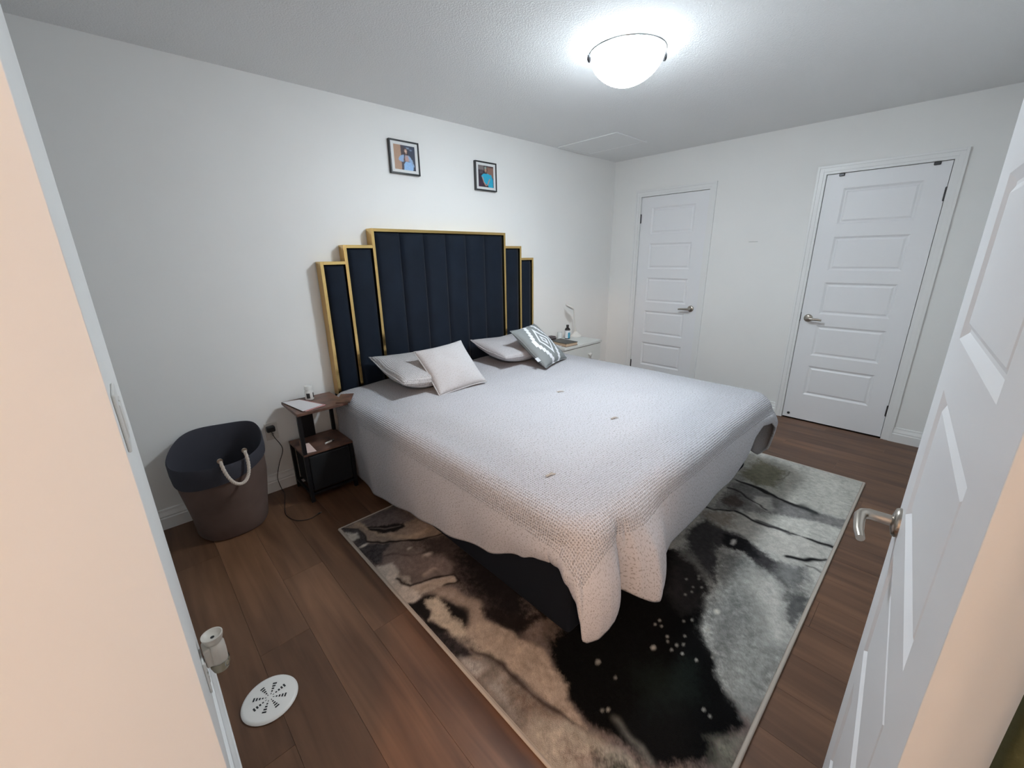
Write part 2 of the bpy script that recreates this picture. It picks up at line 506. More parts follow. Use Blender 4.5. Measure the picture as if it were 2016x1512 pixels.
# keep the diagonal wall out of the room: trim what passes the two straight walls
def clip(mb):
    bm = bmesh.new()
    vs = [bm.verts.new(v) for v in mb.v]
    for f in mb.f: bm.faces.new([vs[i] for i in f])
    return bm
w = mb.build('wall_entry', m_wall)
struct(w, 'diagonal wall round the entrance doorway')
mb = MB()
mb.box((-JT, -TH, -.0), (0, 0.001, DH + .02), DM)
mb.box((OW, -TH, -.0), (OW + JT, 0.001, DH + .02), DM)
mb.box((-JT, -TH, DH + .02), (OW + JT, 0.001, DH + .04), DM)
t3 = mb.build('trim_3', m_trim, bevel=0.0015)
struct(t3, 'white door frame the camera looks through', 'door frame')

# hallway shell behind the camera
mb = MB()
for a, b_ in (((-2.1, -2.1, -.01), (-2.0, YL, H)), ((-2.1, -2.1, -.01), (1.2, -2.0, H)), ((1.1, -2.1, -.01), (1.2, YF - .1, H))):
    mb.box(a, b_)
w = mb.build('wall_hall', m_wall)
struct(w, 'white hallway walls outside the bedroom')

# ---- baseboards
BP = [(0, 0), (.018, 0), (.018, .066), (.0135, .073), (.0155, .080), (.0125, .090), (.0075, .104), (.006, .116), (0, .12)]
def base(name, segs, label):
    mb = MB()
    for p0, p1, out in segs: mb.extrude(BP, p0, p1, out)
    o = mb.build(name, m_trim); struct(o, label, 'baseboard'); return o
base('baseboard_back', [((XA, YB, 0), (XD, YB, 0), (0, -1, 0))], 'white moulded baseboard along the headboard wall')
CW = 0.062
base('baseboard_right', [((XD, YF, 0), (XD, D2[0] - CW - g, 0), (-1, 0, 0)), ((XD, D2[1] + CW + g, 0), (XD, D1[0] - CW - g, 0), (-1, 0, 0)),
                         ((XD, D1[1] + CW + g, 0), (XD, YB - .018, 0), (-1, 0, 0))], 'white moulded baseboard along the wall with two doors')
BPL = [(t * 1.25, z) for t, z in BP]
mb = MB(); mb.extrude(BPL, (XL, 0.50, 0), (XL, YL, 0), (1, 0, 0))
o = mb.build('baseboard_left', m_trim); struct(o, 'white moulded baseboard below the light switch', 'baseboard')
base('baseboard_front', [((0.56, YF, 0), (XD - .018, YF, 0), (0, 1, 0))], 'white moulded baseboard behind the open door')

# ---- door casings
def casing(name, y0, y1, label):
    mb = MB()
    a, b_ = y0 - g, y1 + g
    X = XD
    # (offset from opening, offset, thickness)
    for o0, o1, t in ((0.0, .018, .010), (.018, .046, .014), (.046, CW, .019)):
        mb.box((X - t, a - o1, 0), (X, a - o0, DH + g + o1))
        mb.box((X - t, b_ + o0, 0), (X, b_ + o1, DH + g + o1))
        mb.box((X - t, a - o0, DH + g + o0), (X, b_ + o0, DH + g + o1))
    # jamb lining
    mb.box((X, a - .001, 0), (X + .05, a + .0005, DH + g)); mb.box((X, b_ - .0005, 0), (X + .05, b_ + .001, DH + g))
    o = mb.build(name, m_trim, bevel=0.002)
    struct(o, label, 'door casing'); return o
casing('trim_1', *D1, 'white moulded casing round the door beside the white nightstand')
casing('trim_2', *D2, 'white moulded casing round the door nearer the open door')

# ---- panel doors
PZ = [(.250, .508), (.600, .862), (.958, .1), (1.315, 1.574), (1.672, 1.931)]
PZ = [(.245, .507), (.602, .864), (.958, 1.220), (1.314, 1.576), (1.670, 1.932)]
def panel_mesh(w_, h_):
    ins = [(0, 0), (.014, .009), (.020, .009), (.030, .004), (.032, .003)]
    vs = []; fs = []
    for i, d in ins:
        vs += [(i, d, i), (w_ - i, d, i), (w_ - i, d, h_ - i), (i, d, h_ - i)]
    for k in range(len(ins) - 1):
        for j in range(4):
            fs.append((k * 4 + j, k * 4 + (j + 1) % 4, (k + 1) * 4 + (j + 1) % 4, (k + 1) * 4 + j))
    n = (len(ins) - 1) * 4
    fs.append((n, n + 1, n + 2, n + 3))
    me = bpy.data.meshes.new('panel'); me.from_pydata(vs, [], fs); me.materials.append(m_door)
    return me

def lever(parent, x, z, sgn, length=.105):
    """lever handle on the local -y face: round rose, neck and a bar pointing to sgn*x"""
    R = Matrix.Rotation(math.radians(90), 4, 'X')
    mb = MB()
    pts = []
    pts.append((x, -.012, z)); pts.append((x, -.050, z))
    path = [(x, -.010, z), (x, -.032, z), (x, -.050, z), (x + sgn * .006, -.060, z), (x + sgn * .018, -.064, z),
            (x + sgn * .045, -.064, z - .001), (x + sgn * .080, -.062, z - .003), (x + sgn * length, -.057, z - .006)]
    mb.tube(path, [.0120, .0120, .0120, .0115, .0110, .010, .009, .008], n=14, flat=1.0)
    h = mb.build('handle', m_nickel, parent, smooth=True, local=True)
    mb = MB().lathe([(.032, 0), (.032, .004), (.029, .009), (.015, .013)], n=28, mat=Matrix.Translation((x, 0, z)) @ R)
    mb.build('rose', m_nickel, h, smooth=True, local=True)
    return h

def door(name, M4, W_, label, handle_x, handle_sgn, hinge_x, hz=.92):
    root = bpy.data.objects.new(name, None); root.empty_display_size = .05
    link(root, None, M4); tag(root, label, 'door', kind='structure')
    T = .035; mg = .122; z0 = .010
    mb = MB()
    mb.box((0, 0, z0), (mg, T, DH)); mb.box((W_ - mg, 0, z0), (W_, T, DH))
    zs = [z0] + [v for p in PZ for v in p] + [DH]
    for k in range(0, len(zs), 2): mb.box((mg, 0, zs[k]), (W_ - mg, T, zs[k + 1]))
    mb.box((mg, T - .012, z0), (W_ - mg, T - .002, DH))
    mb.build('slab', m_door, root, local=True)
    pm = panel_mesh(W_ - 2 * mg, PZ[0][1] - PZ[0][0])
    for a, b_ in PZ:
        o = bpy.data.objects.new('panel', pm); link(o, root, Matrix.Translation((mg, 0, a)))
    lever(root, handle_x, hz, handle_sgn)
    if hinge_x is not None:
        for z in (.235, 1.83):
            mb = MB().lathe([(.0045, -.046), (.0045, .046)], n=10, mat=Matrix.Translation((hinge_x, -.004, z)))
            mb.box((hinge_x - .007, -.001, z - .043), (hinge_x + .007, .004, z + .043))
            mb.build('hinge', m_dark_metal, root, local=True)
    return root
W1 = D1[1] - D1[0]; W2 = D2[1] - D2[0]
XF = XD + .004
Mr = Matrix.Rotation(math.radians(-90), 4, 'Z')
d1 = door('door_1', Matrix.Translation((XF, D1[1], 0)) @ Mr, W1, 'closed white five panel door beside the white nightstand', W1 - .062, -1, 0.0)
d2 = door('door_2', Matrix.Translation((XF, D2[1], 0)) @ Mr, W2, 'closed white five panel door with two dark hooks on its top edge', .055, 1, W2)
TH3 = math.radians(184)
d3 = door('door_3', Matrix.Translation((1.18, -0.0103, 0)) @ Matrix.Rotation(TH3, 4, 'Z'), .685, 'open white panel door close to the camera on the right', .062, 1, None, hz=.905)
# two hooks over the top of door_2, a bolt end and a latch plate
for lx in (.095, .622):
    MB().box((lx - .018, -.012, DH - .020), (lx + .018, .004, DH + .002)).build('over_door_hook', m_dark_metal, d2, bevel=.005, local=True)
MB().lathe([(.011, 0), (.011, .006), (.007, .009)], n=16, mat=Matrix.Translation((.045, 0, .048)) @ Matrix.Rotation(math.radians(90), 4, 'X')).build('bumper', m_dark_metal, d2, local=True)
MB().box((-.0035, -.006, .89), (.0005, .004, .965)).build('latch_plate', m_dark_metal, d2, local=True)

# ---- attic hatch on the ceiling
t = thing('ceiling_hatch', 'flat painted access hatch in the ceiling corner above the white nightstand', 'hatch', (3.53, 2.50, H))
MB().box((3.33, 2.23, H - .005), (3.73, 2.79, H + .0)).build('hatch_panel', m_ceil, t, bevel=.003)
mb = MB()
for a, b_ in (((3.29, 2.19), (3.33, 2.83)), ((3.73, 2.19), (3.77, 2.83)), ((3.33, 2.19), (3.73, 2.23)), ((3.33, 2.79), (3.73, 2.83))):
    mb.box((a[0], a[1], H - .008), (b_[0], b_[1], H))
mb.build('hatch_frame', m_ceil, t, bevel=.003)

# ---- ceiling lamp
LC = Vector((2.055, 1.335, 0))
lamp = thing('ceiling_lamp', 'round flush ceiling lamp with a glowing frosted glass bowl', 'lamp', (LC.x, LC.y, H))
MB().lathe([(.135, H - .001), (.135, H - .016), (.09, H - .03)], c=LC, n=48).build('base_plate', m_chrome, lamp, smooth=True)
m_glow, N_, L_, b_g = new_mat('frosted_glass_lit')
b_g.inputs['Base Color'].default_value = (0.9, 0.93, 0.95, 1)
b_g.inputs['Emission Color'].default_value = (*LAMP_COLOR, 1)
# emission fades towards the rim, graded by height to shrink the glow on the ceiling
tc_ = N_.new('ShaderNodeTexCoord'); sx_ = N_.new('ShaderNodeSeparateXYZ'); L_.new(tc_.outputs['Object'], sx_.inputs[0])
mr_ = N_.new('ShaderNodeMapRange'); mr_.inputs[1].default_value = -.085; mr_.inputs[2].default_value = -.150
mr_.inputs[3].default_value = LAMP_STRENGTH * .035; mr_.inputs[4].default_value = LAMP_STRENGTH
L_.new(sx_.outputs[2], mr_.inputs[0]); L_.new(mr_.outputs[0], b_g.inputs['Emission Strength'])
prof = []
for k in range(17):
    a = k / 16
    prof.append((.176 * max(0.0, 1 - a ** 1.7) ** .58 + .0005, H - .045 - .128 * a))
MB().lathe([(.170, H - .036)] + prof, c=LC, n=56, cap0=False).build('glass_bowl', m_glow, lamp, smooth=True)
ring = MB(); n_ = 64
ring.tube([(LC.x + .181 * math.cos(2 * math.pi * k / n_), LC.y + .181 * math.sin(2 * math.pi * k / n_), H - .034) for k in range(n_ + 1)], .0045, n=8, caps=False)
ring.build('rim_ring', m_chrome, lamp, smooth=True)
for ang in (136, -44, 226, 46)[:2] + (20,):
    a = math.radians(ang)
    p = Vector((LC.x + .182 * math.cos(a), LC.y + .182 * math.sin(a), H - .048))
    MB().lathe([(.006, -.022), (.011, -.012), (.011, .006), (.005, .018)], n=12, mat=Matrix.Translation(p)).build('clip', m_dark_metal, lamp, smooth=True)

# ---- hallway lamp (outside the view)
hl = thing('hall_lamp', 'warm hallway ceiling lamp outside the bedroom', 'lamp', (-1.0, -1.0, H))
MB().lathe([(.13, H - .001), (.13, H - .012), (.02, H - .02)], c=(-1.0, -1.0, 0), n=32).build('base_plate', m_chrome, hl, smooth=True)
m_hg, N_, L_, b_h = new_mat('hall_glass_lit')
b_h.inputs['Emission Color'].default_value = (*HALL_COLOR, 1)
b_h.inputs['Emission Strength'].default_value = HALL_POWER
MB().lathe([(.12, H - .02), (.115, H - .05), (.08, H - .085), (.001, H - .10)], c=(-1.0, -1.0, 0), n=32).build('glass_bowl', m_hg, hl, smooth=True)

# ---- olive cloth hanging in the hall beside the frame
pth = []
ol = MB(); zz = [0.02, 0.6, 1.2, 1.75]
q0 = AR - NN * .062 - E_ * .004
prof_c = []
for k in range(31):
    a = k / 30
    p = q0 + Vector((-.26, -.22, 0)) * a + Vector((-.6, .75, 0)).normalized() * (0.0) + Vector((.64, -.76, 0)) * (.012 * (1 - math.cos(a * 26)))
    prof_c.append(p)
vs = []; fs = []
for z in zz:
    for p in prof_c: vs.append((p.x, p.y, z))
for i in range(len(zz) - 1):
    for k in range(30): fs.append((i * 31 + k, i * 31 + k + 1, (i + 1) * 31 + k + 1, (i + 1) * 31 + k))
ol.add(vs, fs)
oc = ol.build('hanging_cloth', m_olive, smooth=True)
md = oc.modifiers.new('solid', 'SOLIDIFY'); md.thickness = .004
tag(oc, 'dark olive green cloth hanging beside the door frame at the lower right edge', 'cloth')
RUG_OPS = [
  ('p', [(3.412, 1.393), (3.691, 0.083), (2.119, 0.019), (1.344, 0.128), (1.052, 0.411), (1.634, 0.86)], (176, 174, 168), 0.03, 0.1, 1),
  ('p', [(1.1, 0.95), (3.1, 0.95), (3.1, 2.3), (1.1, 2.3)], (112, 100, 95), 0.15, 0, 1),
  ('p', [(0.889, 1.769), (1.072, 1.627), (1.232, 1.286), (0.817, 0.86), (0.822, 1.09), (0.861, 1.253), (0.889, 1.558)], (66, 58, 56), 0.04, 0.15, 1),
  ('p', [(1.025, 1.514), (1.272, 1.248), (0.815, 0.802), (0.892, 1.139), (0.918, 1.287)], (30, 26, 27), 0.06, 0.1, 1),
  ('p', [(1.243, 1.307), (1.808, 0.75), (1.759, 0.622), (1.674, 0.524), (1.552, 0.461), (1.447, 0.424), (1.385, 0.376), (1.359, 0.334), (1.297, 0.315), (1.257, 0.266), (1.235, 0.22), (1.18, 0.18), (1.123, 0.2), (1.074, 0.225), (1.016, 0.19), (0.853, 0.348), (0.847, 0.444), (0.827, 0.54), (0.83, 0.633), (0.966, 0.855), (1.077, 1.061)], (5, 5, 5), 0.02, 0.02, 1),
  ('p', [(1.808, 0.75), (2.034, 0.591), (1.829, 0.5), (1.715, 0.521), (1.548, 0.465), (1.442, 0.517), (1.515, 0.632)], (52, 48, 47), 0.04, 0.15, 0.7),
  ('p', [(1.096, 0.542), (1.27, 0.404), (1.176, 0.331), (1.019, 0.43)], (24, 32, 28), 0.06, 0.1, 0.6),
  ('p', [(0.647, 2.126), (0.737, 2.105), (0.968, 2.134), (1.04, 1.791), (1.061, 1.663), (0.961, 1.711), (0.818, 1.802), (0.72, 1.904), (0.717, 1.99), (0.703, 2.056)], (146, 130, 118), 0.012, 0.06, 1),
  ('p', [(0.755, 2.102), (0.894, 2.128), (0.981, 2.104), (1.006, 1.896), (0.932, 1.913), (0.821, 1.981), (0.768, 2.033)], (104, 94, 92), 0.012, 0.1, 1),
  ('l', [(0.729, 2.1), (0.768, 1.992), (0.81, 1.885), (0.894, 1.777), (0.996, 1.766)], 0.03, (170, 150, 130), 0.01, 0.8),
  ('p', [(0.768, 2.033), (0.824, 1.988), (0.934, 1.917), (0.934, 1.869), (0.853, 1.868), (0.796, 1.932), (0.764, 1.983)], (40, 34, 33), 0.01, 0.1, 1),
  ('l', [(0.779, 2.002), (0.838, 1.937), (0.912, 1.902)], 0.01, (110, 100, 96), 0.008, 1),
  ('l', [(0.655, 2.117), (0.71, 2.043), (0.716, 1.921), (0.818, 1.802), (0.907, 1.732), (0.963, 1.714), (1.038, 1.68)], 0.012, (26, 22, 22), 0.006, 1),
  ('p', [(0.655, 2.117), (0.716, 2.043), (0.714, 1.904), (0.797, 1.81), (0.728, 1.761), (0.684, 1.695), (0.654, 1.704), (0.653, 2.067)], (70, 66, 67), 0.01, 0.5, 1),
  ('p', [(0.653, 2.067), (0.696, 2.024), (0.684, 1.971), (0.652, 1.978)], (205, 198, 188), 0.012, 0.15, 1),
  ('e', (0.682, 1.893), 0.02, 0.009, (205, 198, 188), 0.006),
  ('e', (0.88, 1.594), 0.028, 0.016, (190, 176, 165), 0.008),
  ('e', (0.845, 1.703), 0.012, 0.008, (180, 170, 160), 0.006),
  ('l', [(0.709, 1.735), (0.764, 1.703), (0.825, 1.637), (0.9, 1.614), (0.995, 1.578)], 0.014, (66, 58, 56), 0.01, 0.7),
  ('p', [(0.695, 1.706), (0.756, 1.688), (0.937, 1.533), (0.938, 1.424), (0.87, 1.391), (0.786, 1.493), (0.727, 1.551), (0.726, 1.633)], (124, 110, 105), 0.025, 0.08, 1),
  ('p', [(0.647, 1.69), (0.714, 1.654), (0.723, 1.585), (0.691, 1.547), (0.699, 1.502), (0.743, 1.459), (0.852, 1.409), (0.888, 1.354), (0.868, 1.336), (0.803, 1.372), (0.74, 1.381), (0.683, 1.36), (0.652, 1.381), (0.639, 1.471)], (196, 186, 176), 0.014, 0.1, 1),
  ('p', [(0.714, 1.469), (0.841, 1.41), (0.892, 1.36), (0.866, 1.333), (0.803, 1.372), (0.733, 1.388)], (176, 160, 146), 0.015, 0.05, 1),
  ('l', [(0.687, 1.551), (0.696, 1.515), (0.721, 1.471), (0.779, 1.452), (0.847, 1.419), (0.896, 1.375), (0.894, 1.329), (0.862, 1.328), (0.817, 1.358)], 0.012, (40, 34, 32), 0.006, 1),
  ('l', [(0.797, 1.482), (0.856, 1.479)], 0.014, (165, 150, 138), 0.01, 1),
  ('p', [(0.702, 1.556), (0.742, 1.517), (0.721, 1.49), (0.699, 1.521)], (170, 160, 150), 0.01, 0.1, 1),
  ('p', [(0.649, 1.376), (0.696, 1.364), (0.738, 1.369), (0.778, 1.335), (0.785, 1.26), (0.817, 1.164), (0.778, 1.065), (0.764, 1.082), (0.741, 1.246), (0.711, 1.284), (0.677, 1.247), (0.701, 1.18), (0.711, 1.134), (0.655, 1.12), (0.654, 1.196), (0.652, 1.31)], (30, 27, 27), 0.01, 0.08, 1),
  ('p', [(0.726, 1.351), (0.768, 1.319), (0.768, 1.252), (0.758, 1.222), (0.767, 1.144), (0.771, 1.062), (0.783, 1.009), (0.788, 0.889), (0.741, 0.898), (0.728, 1.009), (0.714, 1.131), (0.693, 1.216), (0.677, 1.247), (0.711, 1.276), (0.71, 1.325)], (188, 175, 158), 0.012, 0.08, 1),
  ('l', [(0.789, 1.35), (0.809, 1.295), (0.825, 1.221), (0.844, 1.154), (0.822, 1.105), (0.783, 1.056), (0.786, 0.999)], 0.05, (158, 142, 130), 0.02, 1),
  ('p', [(0.761, 1.088), (0.817, 1.086), (0.856, 1.018), (0.87, 0.953), (0.886, 0.881), (0.916, 0.825), (0.902, 0.768), (0.888, 0.697), (0.878, 0.667), (0.833, 0.636), (0.826, 0.597), (0.811, 0.544), (0.785, 0.578), (0.772, 0.654), (0.77, 0.734), (0.761, 0.838), (0.749, 0.949), (0.751, 1.04)], (168, 152, 138), 0.014, 0.07, 1),
  ('p', [(0.902, 0.922), (0.985, 0.914), (1.064, 0.891), (1.07, 0.847), (0.976, 0.821), (0.911, 0.844), (0.89, 0.884)], (112, 98, 90), 0.035, 0.1, 0.8),
  ('p', [(0.849, 1.125), (0.905, 1.087), (0.968, 0.961), (1.048, 0.939), (0.985, 0.914), (0.906, 0.925), (0.865, 0.987), (0.84, 1.056)], (34, 28, 27), 0.02, 0.1, 1),
  ('p', [(0.751, 1.04), (0.749, 0.949), (0.761, 0.838), (0.77, 0.734), (0.772, 0.654), (0.785, 0.578), (0.787, 0.535), (0.715, 0.48), (0.631, 0.538), (0.639, 0.688), (0.646, 0.828), (0.652, 0.921), (0.653, 1.004), (0.687, 1.021), (0.718, 0.992), (0.714, 1.063), (0.706, 1.12)], (130, 120, 112), 0.015, 0.25, 1),
  ('p', [(0.706, 1.12), (0.714, 1.063), (0.715, 0.988), (0.668, 1.002), (0.659, 1.062), (0.653, 1.129), (0.667, 1.173)], (52, 48, 49), 0.012, 0.5, 1),
  ('p', [(0.673, 1.01), (0.713, 0.945), (0.708, 0.901), (0.652, 0.909), (0.656, 0.953)], (176, 170, 165), 0.02, 0.4, 1),
  ('p', [(0.665, 0.863), (0.721, 0.83), (0.671, 0.742), (0.653, 0.702), (0.654, 0.779)], (160, 154, 148), 0.03, 0.25, 1),
  ('p', [(0.711, 0.807), (0.748, 0.692), (0.767, 0.62), (0.731, 0.627), (0.683, 0.701)], (122, 104, 92), 0.05, 0.1, 1),
  ('l', [(0.727, 1.009), (0.743, 0.942), (0.752, 0.864), (0.75, 0.769), (0.756, 0.679), (0.78, 0.621), (0.79, 0.569)], 0.013, (58, 46, 42), 0.012, 1),
  ('p', [(0.646, 0.654), (0.704, 0.671), (0.754, 0.599), (0.798, 0.543), (0.797, 0.474), (0.786, 0.411), (0.661, 0.479), (0.626, 0.542)], (170, 160, 148), 0.03, 0.2, 1),
  ('p', [(0.701, 0.533), (0.767, 0.477), (0.767, 0.437), (0.701, 0.47)], (140, 126, 118), 0.03, 0.1, 1),
  ('l', [(0.766, 0.58), (0.782, 0.507), (0.798, 0.453), (0.809, 0.39)], 0.03, (165, 158, 146), 0.02, 1),
  ('l', [(0.903, 0.485), (0.886, 0.447), (0.876, 0.4), (0.87, 0.357)], 0.016, (110, 108, 102), 0.02, 0.7),
  ('p', [(1.061, 0.237), (1.108, 0.203), (1.132, 0.169), (1.022, 0.164), (0.992, 0.193)], (110, 108, 98), 0.03, 0.4, 1),
  ('p', [(0.772, 0.467), (0.828, 0.382), (0.803, 0.366), (0.73, 0.437)], (60, 60, 52), 0.04, 0.3, 1),
  ('p', [(1.819, 0.509), (1.974, 0.526), (2.023, 0.448), (1.994, 0.337), (1.965, 0.191), (1.592, 0.156), (1.393, 0.169), (1.204, 0.162), (1.206, 0.197), (1.268, 0.27), (1.301, 0.311), (1.359, 0.334), (1.397, 0.381), (1.502, 0.429), (1.568, 0.467), (1.716, 0.483)], (138, 138, 134), 0.025, 0.25, 1),
  ('p', [(1.934, 0.383), (1.958, 0.311), (1.906, 0.249), (1.762, 0.218), (1.707, 0.171), (1.605, 0.169), (1.579, 0.236), (1.72, 0.307), (1.826, 0.395)], (176, 174, 168), 0.05, 0.15, 1),
  ('p', [(1.588, 0.456), (1.731, 0.442), (1.726, 0.362), (1.475, 0.28), (1.395, 0.359), (1.45, 0.422)], (120, 120, 117), 0.05, 0.25, 0.6),
  ('p', [(1.91, 0.245), (1.938, 0.175), (1.862, 0.169), (1.707, 0.171), (1.731, 0.201), (1.801, 0.228)], (92, 92, 91), 0.015, 0.2, 1),
  ('p', [(2.053, 0.751), (2.21, 0.735), (2.159, 0.613), (2.173, 0.535), (2.153, 0.463), (2.103, 0.398), (2.076, 0.331), (2.078, 0.253), (1.928, 0.249), (1.968, 0.325), (2.003, 0.416), (2.047, 0.467), (2.029, 0.571), (2.004, 0.595), (1.84, 0.525), (1.737, 0.516), (1.78, 0.584), (1.865, 0.689), (1.959, 0.746)], (62, 60, 61), 0.02, 0.2, 1),
  ('p', [(2.124, 0.6), (2.158, 0.503), (2.063, 0.41), (2.013, 0.419), (2.057, 0.471), (2.039, 0.575)], (32, 31, 33), 0.012, 0.15, 1),
  ('p', [(2.076, 0.331), (2.127, 0.243), (2.044, 0.203), (1.945, 0.233), (1.977, 0.316)], (122, 122, 120), 0.03, 0.15, 1),
  ('e', (2.09, 0.543), 0.022, 0.008, (215, 212, 208), 0.008),
  ('p', [(1.962, 0.579), (2.017, 0.482), (1.826, 0.441), (1.756, 0.475), (1.877, 0.514)], (120, 119, 116), 0.03, 0.2, 0.8),
  ('p', [(2.257, 0.762), (2.399, 0.641), (2.378, 0.533), (2.376, 0.399), (2.405, 0.305), (2.373, 0.188), (2.286, 0.177), (2.202, 0.26), (2.168, 0.32), (2.156, 0.401), (2.181, 0.511), (2.18, 0.592)], (182, 179, 172), 0.015, 0.08, 1),
  ('p', [(2.271, 0.768), (2.384, 0.636), (2.225, 0.581), (2.175, 0.647), (2.217, 0.746)], (132, 122, 112), 0.04, 0.06, 0.8),
  ('l', [(2.318, 0.78), (2.323, 0.735), (2.395, 0.654), (2.389, 0.594), (2.364, 0.529), (2.363, 0.461), (2.391, 0.383), (2.405, 0.305), (2.401, 0.233), (2.395, 0.18)], 0.02, (30, 28, 30), 0.009, 1),
  ('l', [(2.381, 0.52), (2.379, 0.445), (2.38, 0.362)], 0.03, (60, 58, 60), 0.012, 0.8),
  ('l', [(2.162, 0.319), (2.191, 0.257), (2.237, 0.211), (2.28, 0.176)], 0.022, (20, 19, 21), 0.009, 1),
  ('l', [(2.157, 0.239), (2.163, 0.207), (2.149, 0.178)], 0.01, (80, 78, 76), 0.01, 1),
  ('p', [(2.421, 0.757), (2.674, 0.77), (2.771, 0.721), (2.716, 0.592), (2.713, 0.487), (2.723, 0.377), (2.678, 0.307), (2.75, 0.164), (2.615, 0.178), (2.591, 0.321), (2.52, 0.464), (2.462, 0.559), (2.413, 0.646), (2.326, 0.751)], (126, 124, 122), 0.02, 0.15, 1),
  ('p', [(2.63, 0.612), (2.684, 0.538), (2.576, 0.465), (2.517, 0.505), (2.547, 0.571)], (182, 180, 175), 0.015, 0.1, 1),
  ('p', [(2.457, 0.763), (2.613, 0.716), (2.517, 0.621), (2.405, 0.673)], (88, 80, 76), 0.03, 0.1, 1),
  ('p', [(2.4, 0.583), (2.513, 0.435), (2.591, 0.321), (2.601, 0.176), (2.442, 0.177), (2.405, 0.305), (2.401, 0.458)], (186, 184, 177), 0.012, 0.08, 1),
  ('p', [(2.865, 0.804), (3.239, 0.801), (3.31, 0.159), (2.75, 0.164), (2.725, 0.317), (2.726, 0.433), (2.74, 0.546), (2.784, 0.708)], (182, 180, 172), 0.015, 0.06, 1),
  ('p', [(2.891, 0.778), (3.183, 0.766), (3.118, 0.577), (2.983, 0.558), (2.834, 0.564), (2.785, 0.66)], (128, 125, 108), 0.04, 0.05, 1),
  ('l', [(2.752, 0.764), (2.754, 0.666), (2.723, 0.541), (2.715, 0.445), (2.702, 0.359), (2.688, 0.316)], 0.032, (34, 32, 33), 0.011, 1),
  ('l', [(2.728, 0.392), (2.697, 0.344), (2.68, 0.314)], 0.05, (60, 62, 62), 0.02, 0.8),
  ('l', [(2.628, 0.77), (2.631, 0.698), (2.595, 0.647), (2.554, 0.544), (2.532, 0.509)], 0.01, (40, 36, 36), 0.008, 1),
  ('l', [(3.131, 0.564), (3.015, 0.55), (2.958, 0.583)], 0.006, (96, 92, 82), 0.008, 1),
  ('e', (1.661, 0.599), 0.0055, 0.0038499999999999997, (150, 147, 140), 0.004),
  ('e', (1.72, 0.567), 0.0055, 0.0038499999999999997, (150, 147, 140), 0.004),
  ('e', (1.702, 0.559), 0.0055, 0.0038499999999999997, (150, 147, 140), 0.004),
  ('e', (1.635, 0.557), 0.0055, 0.0038499999999999997, (150, 147, 140), 0.004),
  ('e', (1.66, 0.528), 0.0055, 0.0038499999999999997, (150, 147, 140), 0.004),
  ('e', (1.604, 0.548), 0.0055, 0.0038499999999999997, (150, 147, 140), 0.004),
  ('e', (1.567, 0.561), 0.0055, 0.0038499999999999997, (150, 147, 140), 0.004),
  ('e', (1.359, 0.574), 0.0055, 0.0038499999999999997, (150, 147, 140), 0.004),
  ('e', (1.327, 0.577), 0.0055, 0.0038499999999999997, (150, 147, 140), 0.004),
  ('e', (1.338, 0.554), 0.0055, 0.0038499999999999997, (150, 147, 140), 0.004),
  ('e', (1.455, 0.482), 0.0055, 0.0038499999999999997, (150, 147, 140), 0.004),
  ('e', (1.425, 0.503), 0.0055, 0.0038499999999999997, (150, 147, 140), 0.004),
  ('e', (1.455, 0.416), 0.011, 0.007699999999999999, (150, 147, 140), 0.004),
  ('e', (1.309, 0.515), 0.0055, 0.0038499999999999997, (150, 147, 140), 0.004),
  ('e', (1.361, 0.468), 0.0055, 0.0038499999999999997, (150, 147, 140), 0.004),
  ('e', (1.289, 0.504), 0.0055, 0.0038499999999999997, (150, 147, 140), 0.004),
  ('e', (1.299, 0.473), 0.0055, 0.0038499999999999997, (150, 147, 140), 0.004),
  ('e', (1.32, 0.455), 0.0055, 0.0038499999999999997, (150, 147, 140), 0.004),
  ('e', (1.266, 0.476), 0.0055, 0.0038499999999999997, (150, 147, 140), 0.004),
  ('e', (1.279, 0.441), 0.0055, 0.0038499999999999997, (150, 147, 140), 0.004),
  ('e', (1.224, 0.53), 0.011, 0.007699999999999999, (150, 147, 140), 0.004),
  ('e', (1.022, 0.643), 0.011, 0.007699999999999999, (150, 147, 140), 0.004),
  ('e', (1.292, 0.392), 0.0055, 0.0038499999999999997, (150, 147, 140), 0.004),
  ('e', (1.345, 0.355), 0.0055, 0.0038499999999999997, (150, 147, 140), 0.004),
  ('e', (1.018, 0.565), 0.0055, 0.0038499999999999997, (150, 147, 140), 0.004),
  ('e', (1.132, 0.3), 0.0055, 0.0038499999999999997, (150, 147, 140), 0.004),
  ('e', (1.127, 0.277), 0.0055, 0.0038499999999999997, (150, 147, 140), 0.004),
  ('e', (0.905, 0.52), 0.0055, 0.0038499999999999997, (150, 147, 140), 0.004),
  ('e', (0.89, 0.532), 0.0055, 0.0038499999999999997, (150, 147, 140), 0.004),
  ('e', (1.572, 0.427), 0.014, 0.01, (205, 200, 190), 0.006),
]
